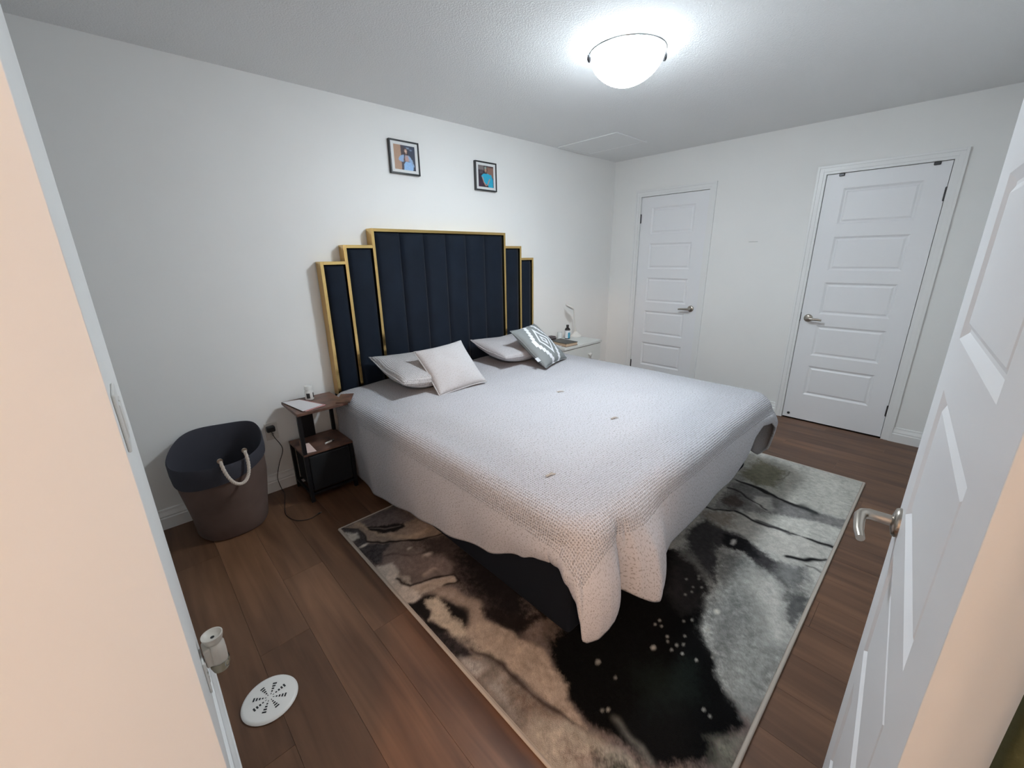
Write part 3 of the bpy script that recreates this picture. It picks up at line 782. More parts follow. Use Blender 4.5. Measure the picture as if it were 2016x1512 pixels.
# ================================================================== RUG
RX0, RX1, RY0, RY1, RZ = 0.645, 3.315, 0.166, 2.130, 0.012
rug = thing('area_rug', 'large abstract marbled rug in black, grey and cream under the bed', 'rug', (RX0, RY0, 0))
nx, ny = 600, 440
gx, gy = np.meshgrid(np.linspace(RX0 + .008, RX1 - .008, nx), np.linspace(RY0 + .008, RY1 - .008, ny))
xs, ys = gx.ravel(), gy.ravel()
cols = paint(xs, ys, (112, 100, 95), RUG_OPS, warp=0.016, grain=0.12, seed=21, streak=0.20)
zs = np.full(xs.shape, RZ)
vv = np.stack([xs - RX0, ys - RY0, zs], 1)
I = np.arange(nx * ny).reshape(ny, nx)
ff = np.stack([I[:-1, :-1], I[:-1, 1:], I[1:, 1:], I[1:, :-1]], -1).reshape(-1, 4)
me = bpy.data.meshes.new('pile')
me.from_pydata(vv.tolist(), [], ff.tolist()); me.materials.append(m_rug)
o = bpy.data.objects.new('pile', me); link(o, rug); set_cols(o, cols)
m_bind = mat('rug_binding', (0.42, 0.37, 0.32), 0.9, bump=(500, .4, .001))
mb = MB()
for p, q in (((RX0, RY0), (RX1, RY0)), ((RX1, RY0), (RX1, RY1)), ((RX1, RY1), (RX0, RY1)), ((RX0, RY1), (RX0, RY0))):
    k = 24
    mb.tube([(p[0] + (q[0] - p[0]) * i / k, p[1] + (q[1] - p[1]) * i / k, .0068) for i in range(k + 1)], .0066, n=8)
mb.build('binding', m_bind, rug, smooth=True)
MB().box((RX0 + .004, RY0 + .004, .001), (RX1 - .004, RY1 - .004, RZ - .002)).build('backing', m_bind, rug)

# ================================================================== BED
bed = thing('bed', 'navy upholstered bed with a stepped channel headboard edged in gold', 'bed', (1.947, 1.80, 0))
BX0, BX1, HBY = 0.982, 2.912, 2.782
mb = MB()
mb.box((BX0 + .015, .765, .055), (BX1 - .015, HBY - .03, .50))
mb.build('base', m_navy_frame, bed, bevel=.02, seg=3)
for x in (1.10, 2.80):
    for y in (.86, 2.60):
        MB().lathe([(.025, .0135), (.032, .06)], c=(x, y, 0), n=16).build('leg', m_black_steel, bed, smooth=True)
hb = MB()
secs = [(BX0, 1.142, 1.452), (1.142, 1.342, 1.553), (1.342, 2.562, 1.660), (2.562, 2.755, 1.553), (2.755, BX1, 1.452)]
for a, b_, z in secs: hb.box((a + .002, HBY + .022, .02), (b_ - .002, YB - .004, z - .002))
head = hb.build('headboard', m_navy_frame, bed)
TW = .020; ZB = .57
def channel(x0, x1, z0, z1, name='channel'):
    n_ = 12; vs = []; fs = []
    zz = [z0, z0 + .012, z0 + .03] + [z0 + (z1 - z0) * k / 8 for k in range(1, 8)] + [z1 - .03, z1 - .012, z1]
    for z in zz:
        e = min(1.0, max(0.0, min(z - z0, z1 - z) / .03)); ez = math.sqrt(max(0, 1 - (1 - e) ** 2))
        for k in range(n_ + 1):
            u = k / n_ * 2 - 1
            d = .030 * (1 - abs(u) ** 3.0) ** .5 * (.35 + .65 * ez) + .0015 * mnoise.noise(Vector((x0 + k * .05, z * 3, 1)))
            vs.append((x0 + (x1 - x0) * k / n_, HBY + .022 - max(d, .0), z))
    for i in range(len(zz) - 1):
        for k in range(n_): fs.append((i * (n_ + 1) + k, i * (n_ + 1) + k + 1, (i + 1) * (n_ + 1) + k + 1, (i + 1) * (n_ + 1) + k))
    return MB().add(vs, fs).build(name, m_velvet, head, smooth=True)
for a, b_, z in secs:
    if b_ - a > .5:
        n_ch = 6; a2, b2 = a + TW + .003, b_ - TW - .003
        for k in range(n_ch):
            channel(a2 + (b2 - a2) * k / n_ch, a2 + (b2 - a2) * (k + 1) / n_ch, ZB, z - TW - .006)
    elif a < 1.9: channel(a + TW + .004, b_ - .004, ZB, z - TW - .006)
    else: channel(a + .004, b_ - TW - .004, ZB, z - TW - .006)
channel(BX0 + .004, BX1 - .004, .10, ZB - .004, 'lower_panel')
# gold trim: one bar per run
FY = HBY - .004
def bar(a, b_):
    MB().box((a[0], FY, a[1]), (b_[0], YB - .006, b_[1])).build('gold_trim', m_gold, head, bevel=.0012, seg=2)
xo = [BX0, 1.142, 1.342]; zo = [1.452, 1.553, 1.660]; xr = [BX1, 2.755, 2.562]
for k in range(3):
    bar((xo[k], ZB), (xo[k] + TW, zo[k])); bar((xr[k] - TW, ZB), (xr[k], zo[k]))
    xe = xo[k + 1] if k < 2 else None
    if k < 2:
        bar((xo[k] + TW, zo[k] - TW), (xo[k + 1], zo[k])); bar((xr[k + 1], zo[k] - TW), (xr[k] - TW, zo[k]))
bar((xo[2] + TW, zo[2] - TW), (xr[2] - TW, zo[2]))

# ================================================================== COMFORTER
def interp(tab, x):
    if x <= tab[0][0]: return tab[0][1]
    for (a, va), (b_, vb) in zip(tab, tab[1:]):
        if x <= b_:
            t = (x - a) / (b_ - a); t = t * t * (3 - 2 * t) * .6 + t * .4
            return va + (vb - va) * t
    return tab[-1][1]
PX0, PX1, PY0, PY1 = 1.012, 2.890, 0.745, 2.745
RC, RE, ZT = 0.06, 0.085, 0.605
per = []     # (point, normal, hem z, flare, side id)
HL = [(.80, .42), (.87, .405), (.95, .36), (1.16, .255), (1.5, .18), (2.1, .075), (2.45, .035), (2.76, .025)]
HC = [(0, .42), (17, .425), (30, .395), (39, .365), (42.5, .30), (45.5, .21), (50, .20), (60, .20), (75, .215), (90, .23)]
FC = [(0, .0), (15, .012), (30, .05), (42, .09), (48, .09), (58, .085), (70, .075), (80, .065), (90, .055)]
HF = [(1.072, .23), (1.11, .25), (1.13, .27), (1.16, .25), (1.24, .205), (1.32, .19), (1.42, .215), (1.6, .225), (1.9, .23), (2.26, .24), (2.47, .31), (2.58, .41), (2.7, .45), (2.83, .44)]
FF = [(1.072, .055), (1.10, .03), (1.125, -.05), (1.15, -.01), (1.19, .07), (1.26, .115), (1.34, .09), (1.45, .03), (1.6, .004), (1.9, .0), (2.4, .0), (2.7, .015), (2.83, .03)]
HC2 = [(0, .43), (25, .38), (45, .20), (60, .14), (90, .17)]
FC2 = [(0, .03), (25, .05), (45, .06), (70, .02), (90, .02)]
n1 = 110
for k in range(n1):
    y = PY1 + (PY0 + RC - PY1) * (k / (n1 - 1))
    per.append((Vector((PX0, y, 0)), Vector((-1, 0, 0)), interp(HL, y), .006 * math.sin(y * 9) + .004 * math.sin(y * 23) - .035 * min(1, max(0, (y - 2.25) / .25))))
for k in range(1, 100):
    ph = 90 * k / 100; a = math.radians(ph)
    n_ = Vector((-math.cos(a), -math.sin(a), 0))
    per.append((Vector((PX0 + RC, PY0 + RC, 0)) + n_ * RC, n_, interp(HC, ph), interp(FC, ph)))
n2 = 190
for k in range(n2):
    x = PX0 + RC + (PX1 - PX0 - 2 * RC) * (k / (n2 - 1))
    per.append((Vector((x, PY0, 0)), Vector((0, -1, 0)), interp(HF, x), interp(FF, x) + .005 * math.sin(x * 11)))
for k in range(1, 30):
    ph = 90 * k / 30; a = math.radians(ph)
    n_ = Vector((math.sin(a), -math.cos(a), 0))
    per.append((Vector((PX1 - RC, PY0 + RC, 0)) + n_ * RC, n_, interp(HC2, ph), interp(FC2, ph)))
n3 = n1
for k in range(n3):
    y = PY0 + RC + (PY1 - PY0 - RC) * (k / (n3 - 1))
    per.append((Vector((PX1, y, 0)), Vector((1, 0, 0)), .16 + .03 * math.sin(y * 5), .01 * math.sin(y * 8)))
xm = (PX0 + PX1) / 2
def top_z(x, y):
    ex = min(x - PX0, PX1 - x); ey = y - PY0
    e = max(0.0, min(ex, ey)); puff = .022 * (1 - math.exp(-e / .25))
    nz = .010 * mnoise.noise(Vector((x * 2.1, y * 2.1, 3.3))) + .006 * mnoise.noise(Vector((x * 5, y * 5, 8.1)))
    nz += .010 * math.exp(-((x - 2.1) ** 2 + (y - 1.5) ** 2) / .5) * mnoise.noise(Vector((x * 3, y * 7, 1)))
    return ZT + puff + nz * min(1, e / .05 + .3)
NT, NS = 34, 40
vs = []; uvs = []
for (p, n_, hem, fl_) in per:
    sp_ = Vector((xm, min(max(p.y, PY0 + .95), PY1), 0))
    for k in range(NT):
        t = k / NT; t = 1 - (1 - t) ** 1.25
        q = sp_ + (p - sp_) * t
        vs.append((q.x, q.y, top_z(q.x, q.y))); uvs.append((q.x, q.y))
    arc = RE * math.pi / 2
    z1 = top_z(p.x, p.y)
    D = arc + max(.02, (z1 - RE - hem))
    for k in range(NS + 1):
        d = D * k / NS
        if d < arc:
            a = d / RE; h = RE * math.sin(a); dz = RE * (1 - math.cos(a)); fr = 0
        else:
            h = RE; dz = RE + d - arc; fr = (d - arc) / max(D - arc, .01)
        sm = fr * fr * (3 - 2 * fr)
        dd = d / .5
        wob = .006 * mnoise.noise(Vector((p.x * 4 + n_.x, p.y * 4 + n_.y, d * 5))) * min(1, d / .05)
        # the folds of the hanging corner start above the hem
        e_ = min(1, max(0, (d - .04) / .24)); e_ = e_ * e_ * (3 - 2 * e_)
        fold = fl_ * (.55 * e_ + .45 * sm) if abs(fl_) > .02 else fl_ * sm
        bulge = .016 * math.sin(min(1, fr) * math.pi)
        q = p + n_ * (h + fold + wob + bulge)
        vs.append((q.x, q.y, z1 - dz)); u = p + n_ * d; uvs.append((u.x, u.y))
nt = NT + NS + 1
fs = []
for i in range(len(per) - 1):
    for k in range(nt - 1):
        fs.append((i * nt + k, (i + 1) * nt + k, (i + 1) * nt + k + 1, i * nt + k + 1))
m_comf = linen_mat('comforter_linen', (0.47, 0.47, 0.50), (0.29, 0.275, 0.275), (PX0 - .155, PX1 + .155, PY0 - .155, 9), fade=(PX0 + .05, PX1 - .05, PY0 + .05))
cf = MB().add(vs, fs).build('comforter', m_comf, smooth=True)
set_uv(cf, uvs)
bm = bmesh.new(); bm.from_mesh(cf.data); bmesh.ops.remove_doubles(bm, verts=bm.verts, dist=.0004); bm.to_mesh(cf.data); bm.free()
md = cf.modifiers.new('solid', 'SOLIDIFY'); md.thickness = .016; md.offset = -1
tag(cf, 'pale grey waffle weave comforter spread over the bed', 'comforter')
for (x, y) in ((1.13, .98), (1.80, 1.12), (1.95, 1.62)):
    mb = MB(); z = top_z(x, y) + .003
    for k in range(3):
        a = random.uniform(-.6, .6)
        mb.tube([(x - .022 * math.cos(a), y - .022 * math.sin(a) + k * .004, z), (x, y + k * .004, z + .004), (x + .022 * math.cos(a), y + .022 * math.sin(a) + k * .004, z)], .002, n=6)
    mb.build('tuft', mat('tuft_thread', (.42, .38, .34), .9), cf)

# ================================================================== PILLOWS
def pillow(name, M4, w_, h_, t_, m, label, cat, pinch=.07, sag=0.0, seed=0, group=None):
    """local x = width, z = height, -y = front face"""
    n_ = 30; vs = []; uv = []; fs = []
    for side in (-1, 1):
        for j in range(n_ + 1):
            for i in range(n_ + 1):
                u = i / n_ * 2 - 1; v = j / n_ * 2 - 1
                x = w_ / 2 * u * (1 - pinch * (1 - v * v)); z = h_ / 2 * v * (1 - pinch * (1 - u * u))
                t = t_ / 2 * ((1 - u * u) * (1 - v * v)) ** .42
                t *= 1 + .10 * mnoise.noise(Vector((u * 2.2 + seed, v * 2.2, seed)))
                wv = .010 * mnoise.noise(Vector((u * 1.6, v * 1.6, seed + 5)))
                y = side * t + wv - sag * (u * u + v * v) * .5
                vs.append((x, y, z)); uv.append((x, z))
    n2_ = (n_ + 1) ** 2
    for s_ in (0, 1):
        for j in range(n_):
            for i in range(n_):
                a = s_ * n2_ + j * (n_ + 1) + i
                fs.append((a, a + 1, a + n_ + 2, a + n_ + 1))
    root = thing(name, label, cat, mat=M4, group=group)
    o = MB().add(vs, fs).build('cover', m, root, smooth=True, local=True)
    set_uv(o, uv)
    bm = bmesh.new(); bm.from_mesh(o.data); bmesh.ops.remove_doubles(bm, verts=bm.verts, dist=.0006)
    bmesh.ops.recalc_face_normals(bm, faces=bm.faces); bm.to_mesh(o.data); bm.free()
    # piped seam round the edge
    mb = MB(); path = []
    for k in range(120):
        s_ = k / 30; e = int(s_) % 4; f_ = (s_ % 1) * 2 - 1
        u, v = [(f_, -1), (1, f_), (-f_, 1), (-1, -f_)][e]
        x = w_ / 2 * u * (1 - pinch * (1 - v * v)); z = h_ / 2 * v * (1 - pinch * (1 - u * u))
        wv = .010 * mnoise.noise(Vector((u * 1.6, v * 1.6, seed + 5)))
        path.append((x, wv - sag * (u * u + v * v) * .5, z))
    mb.tube(path + path[:1], .0038, n=7, caps=False)
    sm_ = mb.build('seam', m, root, smooth=True, local=True)
    set_uv(sm_, [(v_.co.x, v_.co.z) for v_ in sm_.data.vertices])
    return root
def frame(c, X, Zv):
    X = Vector(X).normalized(); Zv = Vector(Zv); Zv = (Zv - X * Zv.dot(X)).normalized(); Y = Zv.cross(X)
    return Matrix(((X.x, Y.x, Zv.x, c[0]), (X.y, Y.y, Zv.y, c[1]), (X.z, Y.z, Zv.z, c[2]), (0, 0, 0, 1)))
m_pl_white = linen_mat('cushion_linen', (0.50, 0.495, 0.51), (0.41, 0.40, 0.40))
m_sham = linen_mat('sham_waffle', (0.46, 0.45, 0.46), (0.30, 0.29, 0.29), True, .012, .9)
m_sham2 = linen_mat('sham_plain', (0.46, 0.45, 0.47), (0.34, 0.33, 0.33))
pillow('bed_pillow', frame((1.47, 2.475, .712), (1, -.04, -.01), (-.10, .97, .16)), .56, .50, .16, m_sham,
       'grey waffle weave bed pillow lying against the headboard under the white cushion', 'pillow', .05, .05, 1, group='bed pillows against the headboard')
pillow('bed_pillow', frame((2.39, 2.49, .708), (1, -.05, 0), (.03, .97, .16)), .62, .46, .15, m_sham2,
       'plain grey bed pillow lying under the patterned cushion', 'pillow', .05, .06, 4, group='bed pillows against the headboard')
P2 = Matrix(((.995, .104, .005, 1.566), (-.073, .661, .746, 2.273), (.074, -.743, .665, .752), (0, 0, 0, 1)))
pillow('throw_cushion', P2, .375, .375, .12, m_pl_white, 'square off white cushion leaning on the bed pillow nearest the wooden side table', 'cushion', .06, 0, 7)
# patterned cushion
def ikat_mat():
    m, N, L, b = new_mat('grey_ikat')
    uv = N.new('ShaderNodeUVMap'); uv.uv_map = 'UVMap'
    sp = N.new('ShaderNodeSeparateXYZ'); L.new(uv.outputs[0], sp.inputs[0])
    def op(o_, a, b_=None, c_=None):
        n = N.new('ShaderNodeMath'); n.operation = o_
        for i, v in enumerate((a, b_, c_)):
            if v is None: continue
            if isinstance(v, (int, float)): n.inputs[i].default_value = v
            else: L.new(v, n.inputs[i])
        return n.outputs[0]
    st = .032
    x = op('ABSOLUTE', sp.outputs[0]); y = op('ABSOLUTE', sp.outputs[1])
    ys_ = op('MULTIPLY', op('FLOOR', op('DIVIDE', y, st)), st)            # stepped
    d_in = op('ADD', op('MULTIPLY', x, 1.45), op('MULTIPLY', y, .80))                          # smooth diamonds
    d_st = op('ADD', op('MULTIPLY', x, 1.30), op('MULTIPLY', ys_, .60))                        # stepped zigzag
    def band(d, lo, hi): return op('MULTIPLY', op('GREATER_THAN', d, lo), op('LESS_THAN', d, hi))
    w_ = op('MAXIMUM', band(d_in, .020, .044), band(d_in, .080, .112))
    w_ = op('MAXIMUM', w_, band(d_st, .150, .200))
    mx = N.new('ShaderNodeMix'); mx.data_type = 'RGBA'
    mx.inputs[6].default_value = (.225, .245, .25, 1); mx.inputs[7].default_value = (.74, .76, .80, 1)
    L.new(w_, mx.inputs[0]); L.new(mx.outputs[2], b.inputs['Base Color'])
    n = N.new('ShaderNodeTexNoise'); n.inputs['Scale'].default_value = 300; L.new(uv.outputs[0], n.inputs['Vector'])
    ad = op('MULTIPLY_ADD', w_, 1.2, n.outputs['Fac'])
    bp = N.new('ShaderNodeBump'); bp.inputs['Strength'].default_value = .4; bp.inputs['Distance'].default_value = .002
    L.new(ad, bp.inputs['Height']); L.new(bp.outputs[0], b.inputs['Normal'])
    b.inputs['Roughness'].default_value = .9; b.inputs['Specular IOR Level'].default_value = .15
    return m
P4 = Matrix(((.956, -.203, -.21, 2.453), (.292, .616, .731, 2.272), (-.019, -.761, .649, .768), (0, 0, 0, 1)))
pc = pillow('patterned_cushion', P4, .41, .41, .125, ikat_mat(), 'grey cushion with white stepped diamond pattern leaning at the far side of the bed', 'cushion', .06, 0, 11)
MB().box((-.245, -.008, -.135), (-.190, -.0065, -.098)).build('care_label', m_tag, pc, local=True)

# ================================================================== SIDE TABLE (left of bed)
TX0, TX1, TY0, TY1 = .632, .935, 2.515, 2.822
tb = thing('side_table', 'rustic brown and black side table with a black cloth drawer beside the bed', 'side table', (.78, 2.67, 0))
MB().box((TX0, TY0, .582), (TX1, TY1, .600)).build('table_top', m_rust_wood, tb, bevel=.002)
MB().box((TX0, TY0 + .01, .316), (TX1, TY1, .330)).build('shelf', m_rust_wood, tb, bevel=.002)
for x, y, z1 in ((TX0 + .012, TY0 + .022, .582), (TX1 - .012, TY0 + .022, .316), (TX0 + .012, TY1 - .014, .316), (TX1 - .012, TY1 - .014, .582)):
    MB().box((x - .011, y - .011, 0), (x + .011, y + .011, z1)).build('post', m_black_steel, tb, bevel=.0015)
MB().box((.722, TY1 - .020, .330), (.800, TY1 - .004, .582)).build('back_panel', m_black_steel, tb, bevel=.0015)
dr = MB().box((TX0 + .026, TY0 + .006, .075), (TX1 - .026, TY1 - .03, .308)).build('cloth_drawer', m_black_cloth, tb, bevel=.008, seg=3)
mb = MB()
mb.box((TX0 + .02, TY0 + .012, .045), (TX1 - .02, TY0 + .030, .060)); mb.box((TX0 + .02, TY1 - .024, .045), (TX1 - .02, TY1 - .008, .060))
mb.box((TX0 + .004, TY0 + .03, .045), (TX0 + .02, TY1 - .02, .060)); mb.box((TX1 - .02, TY0 + .03, .045), (TX1 - .004, TY1 - .02, .060))
mb.build('bottom_rail', m_black_steel, tb, bevel=.0015)
def sheet(name, pts, z0, z1, m, label, cat, parent=None):
    c = Vector((sum(p[0] for p in pts) / len(pts), sum(p[1] for p in pts) / len(pts), z0))
    vs = [(p[0], p[1], z0) for p in pts] + [(p[0], p[1], z1) for p in pts]; n = len(pts)
    fs = [tuple(range(n - 1, -1, -1)), tuple(range(n, 2 * n))] + [(i, (i + 1) % n, n + (i + 1) % n, n + i) for i in range(n)]
    o = MB().add(vs, fs).build(name, m, parent)
    if parent is None:
        place_top(o, c); tag(o, label, cat)
    return o
lt = thing('letter_stack', 'stack of white letters with red edges on the wooden side table', 'papers', (.71, 2.66, .6))
for k, (dx, dy, m) in enumerate(((.018, -.004, m_red_paper), (.012, -.002, m_paper), (.007, -.001, m_red_paper), (0, 0, m_paper))):
    pts = [(.634 + dx, 2.795 + dy), (.727 + dx, 2.772 + dy), (.800 + dx, 2.562 + dy), (.672 + dx, 2.530 + dy)]
    sheet('letter', pts, .6005 + k * .0016, .6018 + k * .0016, m, '', '', lt)
pb = thing('pill_bottle', 'small white plastic pill bottle with a black label on the wooden side table', 'bottle', (.785, 2.752, .6))
MB().lathe([(.024, .6003), (.026, .604), (.026, .655), (.020, .664), (.019, .667)], c=(.785, 2.752, 0), n=28).build('bottle_body', m_white_pl, pb, smooth=True)
MB().lathe([(.0235, .667), (.0235, .689), (.021, .692)], c=(.785, 2.752, 0), n=28).build('cap', m_white_pl, pb, smooth=True)
def patch(name, c, r, z0, z1, a0, a1, m, parent, n=10):
    vs = []; fs = []
    for k in range(n + 1):
        a = math.radians(a0 + (a1 - a0) * k / n)
        for z in (z0, z1): vs.append((c[0] + r * math.cos(a), c[1] + r * math.sin(a), z))
    for k in range(n): fs.append((2 * k, 2 * k + 2, 2 * k + 3, 2 * k + 1))
    return MB().add(vs, fs).build(name, m, parent, smooth=True)
patch('label_patch', (.785, 2.752), .0264, .613, .646, 215, 262, m_label_k, pb)
patch('label_patch', (.785, 2.752), .0264, .613, .646, 305, 335, m_label_k, pb)
nb = MB().box((-.042, -.085, 0), (.042, .085, .009)).build('notebook', m_rust_wood, xf=Matrix.Translation((.948, 2.585, .6005)) @ Matrix.Rotation(math.radians(-32), 4, 'Z'), bevel=.001)
place_top(nb, (.948, 2.585, .6005)); tag(nb, 'thin brown notebook sticking out over the side table towards the bed', 'notebook')
# things on the lower shelf
cu = thing('folded_card', 'folded pale pink card standing on the shelf of the side table', 'card', (.68, 2.56, .33))
MB().add([(.652, 2.548, .3302), (.712, 2.535, .3302), (.690, 2.590, .375), (.665, 2.60, .372)], [(0, 1, 2, 3)]).build('front_leaf', m_pink, cu)
MB().add([(.652, 2.552, .3302), (.665, 2.602, .374), (.655, 2.66, .385), (.648, 2.62, .3302)], [(0, 1, 2, 3)]).build('back_leaf', m_tan_paper, cu)
for ch in cu.children:
    md = ch.modifiers.new('solid', 'SOLIDIFY'); md.thickness = .0015
lg = thing('lighter', 'small white lighter lying on the shelf of the side table', 'lighter', (.805, 2.60, .33))
MB().tube([(.785, 2.592, .337), (.832, 2.606, .337)], .0065, n=10, flat=.7).build('lighter_body', m_white_pl, lg, smooth=True)
MB().tube([(.832, 2.606, .337), (.848, 2.611, .337)], .0058, n=10, flat=.7).build('lighter_top', m_chrome, lg, smooth=True)

# ================================================================== WHITE NIGHTSTAND (right of bed)
NX0, NX1, NY0, NY1, NZ = 3.005, 3.612, 2.458, 2.845, .62
ns = thing('white_nightstand', 'white chest of drawers with round knobs at the far side of the bed', 'nightstand', ((NX0 + NX1) / 2, (NY0 + NY1) / 2, 0))
MB().box((NX0, NY0, NZ - .022), (NX1, NY1, NZ)).build('top', m_ns, ns, bevel=.002)
MB().box((NX0 + .008, NY0 + .024, 0), (NX1 - .008, NY1 - .004, NZ - .0225)).build('carcass', m_ns, ns)
for k in range(3):
    z1 = NZ - .030 - k * .185; z0 = z1 - .178
    d = MB().box((NX0 + .010, NY0 + .008, z0), (NX1 - .010, NY0 + .0235, z1)).build('drawer', m_ns, ns, bevel=.0015)
    for kx in (3.40,) if k == 0 else (3.40,):
        MB().lathe([(.007, 0), (.008, .012), (.015, .020), (.017, .027), (.012, .034), (.0005, .036)], n=20,
                   mat=Matrix.Translation((kx, NY0 + .008, (z0 + z1) / 2)) @ Matrix.Rotation(math.radians(90), 4, 'X')).build('knob', m_white_pl, d, smooth=True)
MB().lathe([(.007, 0), (.007, .0015)], n=14, mat=Matrix.Translation((NX0 + .008, 2.52, .555)) @ Matrix.Rotation(math.radians(-90), 4, 'Y')).build('screw_cap', m_dark_metal, ns)
bk = thing('thick_book', 'thick dark covered book with tan page edges on the white nightstand', 'book', (3.155, 2.60, NZ), math.radians(-4))
BM = WM[bk.name]
MB().box((-.082, -.118, .0005), (.082, .118, .004), BM).build('cover', m_brown, bk)
MB().box((-.078, -.114, .004), (.078, .114, .030), BM).build('pages', m_pages, bk)
MB().box((-.082, -.118, .030), (.082, .118, .034), BM).build('cover', m_bookcover, bk, bevel=.001)
pu = thing('leather_case', 'dark plum leather case behind the thick book', 'case', (3.11, 2.775, NZ))
MB().box((3.015, 2.735, NZ + .0005), (3.215, 2.815, NZ + .060)).build('body', m_purse, pu, bevel=.018, seg=4)
MB().tube([(3.02, 2.734, NZ + .044), (3.11, 2.731, NZ + .048), (3.21, 2.734, NZ + .044)], .003, n=8).build('zip', m_chrome, pu, smooth=True)
bc = (3.42, 2.765)
bt = thing('medicine_bottle', 'dark bottle with a white and blue label on the white nightstand', 'bottle', (bc[0], bc[1], NZ))
MB().lathe([(.027, NZ + .0003), (.029, NZ + .004), (.029, NZ + .098), (.022, NZ + .112), (.012, NZ + .120), (.0115, NZ + .124)], c=(*bc, 0), n=28).build('bottle_body', m_bottle_dark, bt, smooth=True)
MB().lathe([(.0145, NZ + .124), (.0145, NZ + .144), (.012, NZ + .147)], c=(*bc, 0), n=24).build('cap', m_black, bt, smooth=True)
patch('label_patch', bc, .0293, NZ + .008, NZ + .090, 150, 229, m_label_w, bt)
patch('label_patch', bc, .0294, NZ + .008, NZ + .068, 229, 292, m_label_b, bt)
patch('label_patch', bc, .0294, NZ + .068, NZ + .090, 229, 300, m_label_w, bt)
gl = MB().lathe([(.022, NZ + .0005), (.024, NZ + .005), (.025, NZ + .075), (.0235, NZ + .075), (.0225, NZ + .007)], c=(3.335, 2.80, 0), n=24)
m_glass = mat('clear_plastic', (.72, .76, .77), .2); gl = gl.build('drinking_cup', m_glass, smooth=True)
place_top(gl, (3.335, 2.80, NZ)); tag(gl, 'small pale cup between the leather case and the medicine bottle', 'cup')
dl = thing('desk_lamp', 'small white desk lamp with a round head on the white nightstand', 'lamp', (3.575, 2.775, NZ))
MB().lathe([(.062, NZ + .0003), (.064, NZ + .006), (.055, NZ + .018), (.025, NZ + .040), (.015, NZ + .060), (.001, NZ + .062)], c=(3.575, 2.775, 0), n=36).build('base', m_white_pl, dl, smooth=True)
MB().tube([(3.572, 2.773, NZ + .05), (3.545, 2.765, .74), (3.520, 2.757, .82), (3.505, 2.75, .89), (3.485, 2.745, .935), (3.455, 2.74, .955)], [.011, .008, .0065, .0065, .0065, .007], n=12).build('stem', m_white_pl, dl, smooth=True)
HM = Matrix.Translation((3.415, 2.735, .957)) @ Matrix.Rotation(math.radians(28), 4, 'Y') @ Matrix.Rotation(math.radians(14), 4, 'X')
hd = MB().lathe([(.045, -.010), (.050, -.006), (.050, .004), (.040, .011), (.001, .014)], n=36, mat=HM).build('head', m_white_pl, dl, smooth=True)
m_diff = mat('grey_diffuser', (.30, .31, .31), .4)
MB().lathe([(.040, -.0108), (.001, -.0112)], n=36, mat=HM).build('diffuser', m_diff, hd)

# ================================================================== LAUNDRY BASKET
bkx, bky = .238, 2.640
ba = thing('laundry_basket', 'tall grey brown felt laundry basket with a dark band and rope handle', 'basket', (bkx, bky, 0))
def rim_z(a):   # sagging rim: low on the side by the door, high at the back
    return .500 + .055 * math.cos(a - math.radians(68)) + .012 * math.sin(3 * a + 1.0)
def bring(r, zf, n=72, jit=.004):
    out = []
    for k in range(n):
        a = 2 * math.pi * k / n
        rr = r * (1 + .02 * math.sin(2 * a + .6)) + jit * math.sin(5 * a + zf(a) * 9)
        out.append((bkx + rr * math.cos(a), bky + rr * math.sin(a), zf(a)))
    return out
def loft(rings, closed_bottom=False):
    n = len(rings[0]); vs = [p for r in rings for p in r]; fs = []
    for i in range(len(rings) - 1):
        for k in range(n): fs.append((i * n + k, i * n + (k + 1) % n, (i + 1) * n + (k + 1) % n, (i + 1) * n + k))
    if closed_bottom: fs.append(tuple(range(n - 1, -1, -1)))
    return MB().add(vs, fs)
bd = lambda a: rim_z(a) - .098 - .018 * math.sin(a * 2)
rings = [bring(.166, lambda a: .002), bring(.174, lambda a: .012), bring(.182, lambda a: .10), bring(.194, lambda a: .20), bring(.205, lambda a: .30), bring(.212, lambda a: bd(a) + .02)]
loft(rings, True).build('body', m_basket, ba, smooth=True)
rings = [bring(.2145, bd), bring(.219, lambda a: bd(a) + .002), bring(.222, lambda a: rim_z(a) - .06), bring(.222, lambda a: rim_z(a) - .008), bring(.217, rim_z), bring(.211, lambda a: rim_z(a) - .008),
         bring(.200, lambda a: rim_z(a) - .10), bring(.180, lambda a: .20), bring(.155, lambda a: .02)]
loft(rings).build('band', m_band, ba, smooth=True)
# rope handle: three twisted strands
A0 = Vector((.216, 2.413, .488)); B0 = Vector((.332, 2.437, .500))
def hpt(t):
    a = t * math.pi
    p = A0.lerp(B0, (1 - math.cos(a)) / 2)
    return p + Vector((.012, -.035, 0)) * math.sin(a) ** .7 + Vector((0, 0, -.150)) * math.sin(a) ** .8
mb = MB(); K = 90
for s_ in range(3):
    path = []
    for k in range(K + 1):
        t = k / K; p = hpt(t); tg = (hpt(min(t + .01, 1)) - hpt(max(t - .01, 0))).normalized()
        a = Vector((0.2, -1, 0.1)); a = (a - tg * a.dot(tg)).normalized(); b_ = tg.cross(a)
        th = t * 60 + s_ * 2 * math.pi / 3
        path.append(p + (a * math.cos(th) + b_ * math.sin(th)) * .0042)
    mb.tube(path, .0050, n=7)
mb.build('rope_handle', m_rope, ba, smooth=True)
for p in (A0, B0):
    MB().lathe([(.013, -.004), (.013, .004)], n=18, mat=Matrix.Translation(p + Vector((0, .004, 0))) @ Matrix.Rotation(math.radians(90), 4, 'X')).build('eyelet', m_nickel, ba, smooth=True)

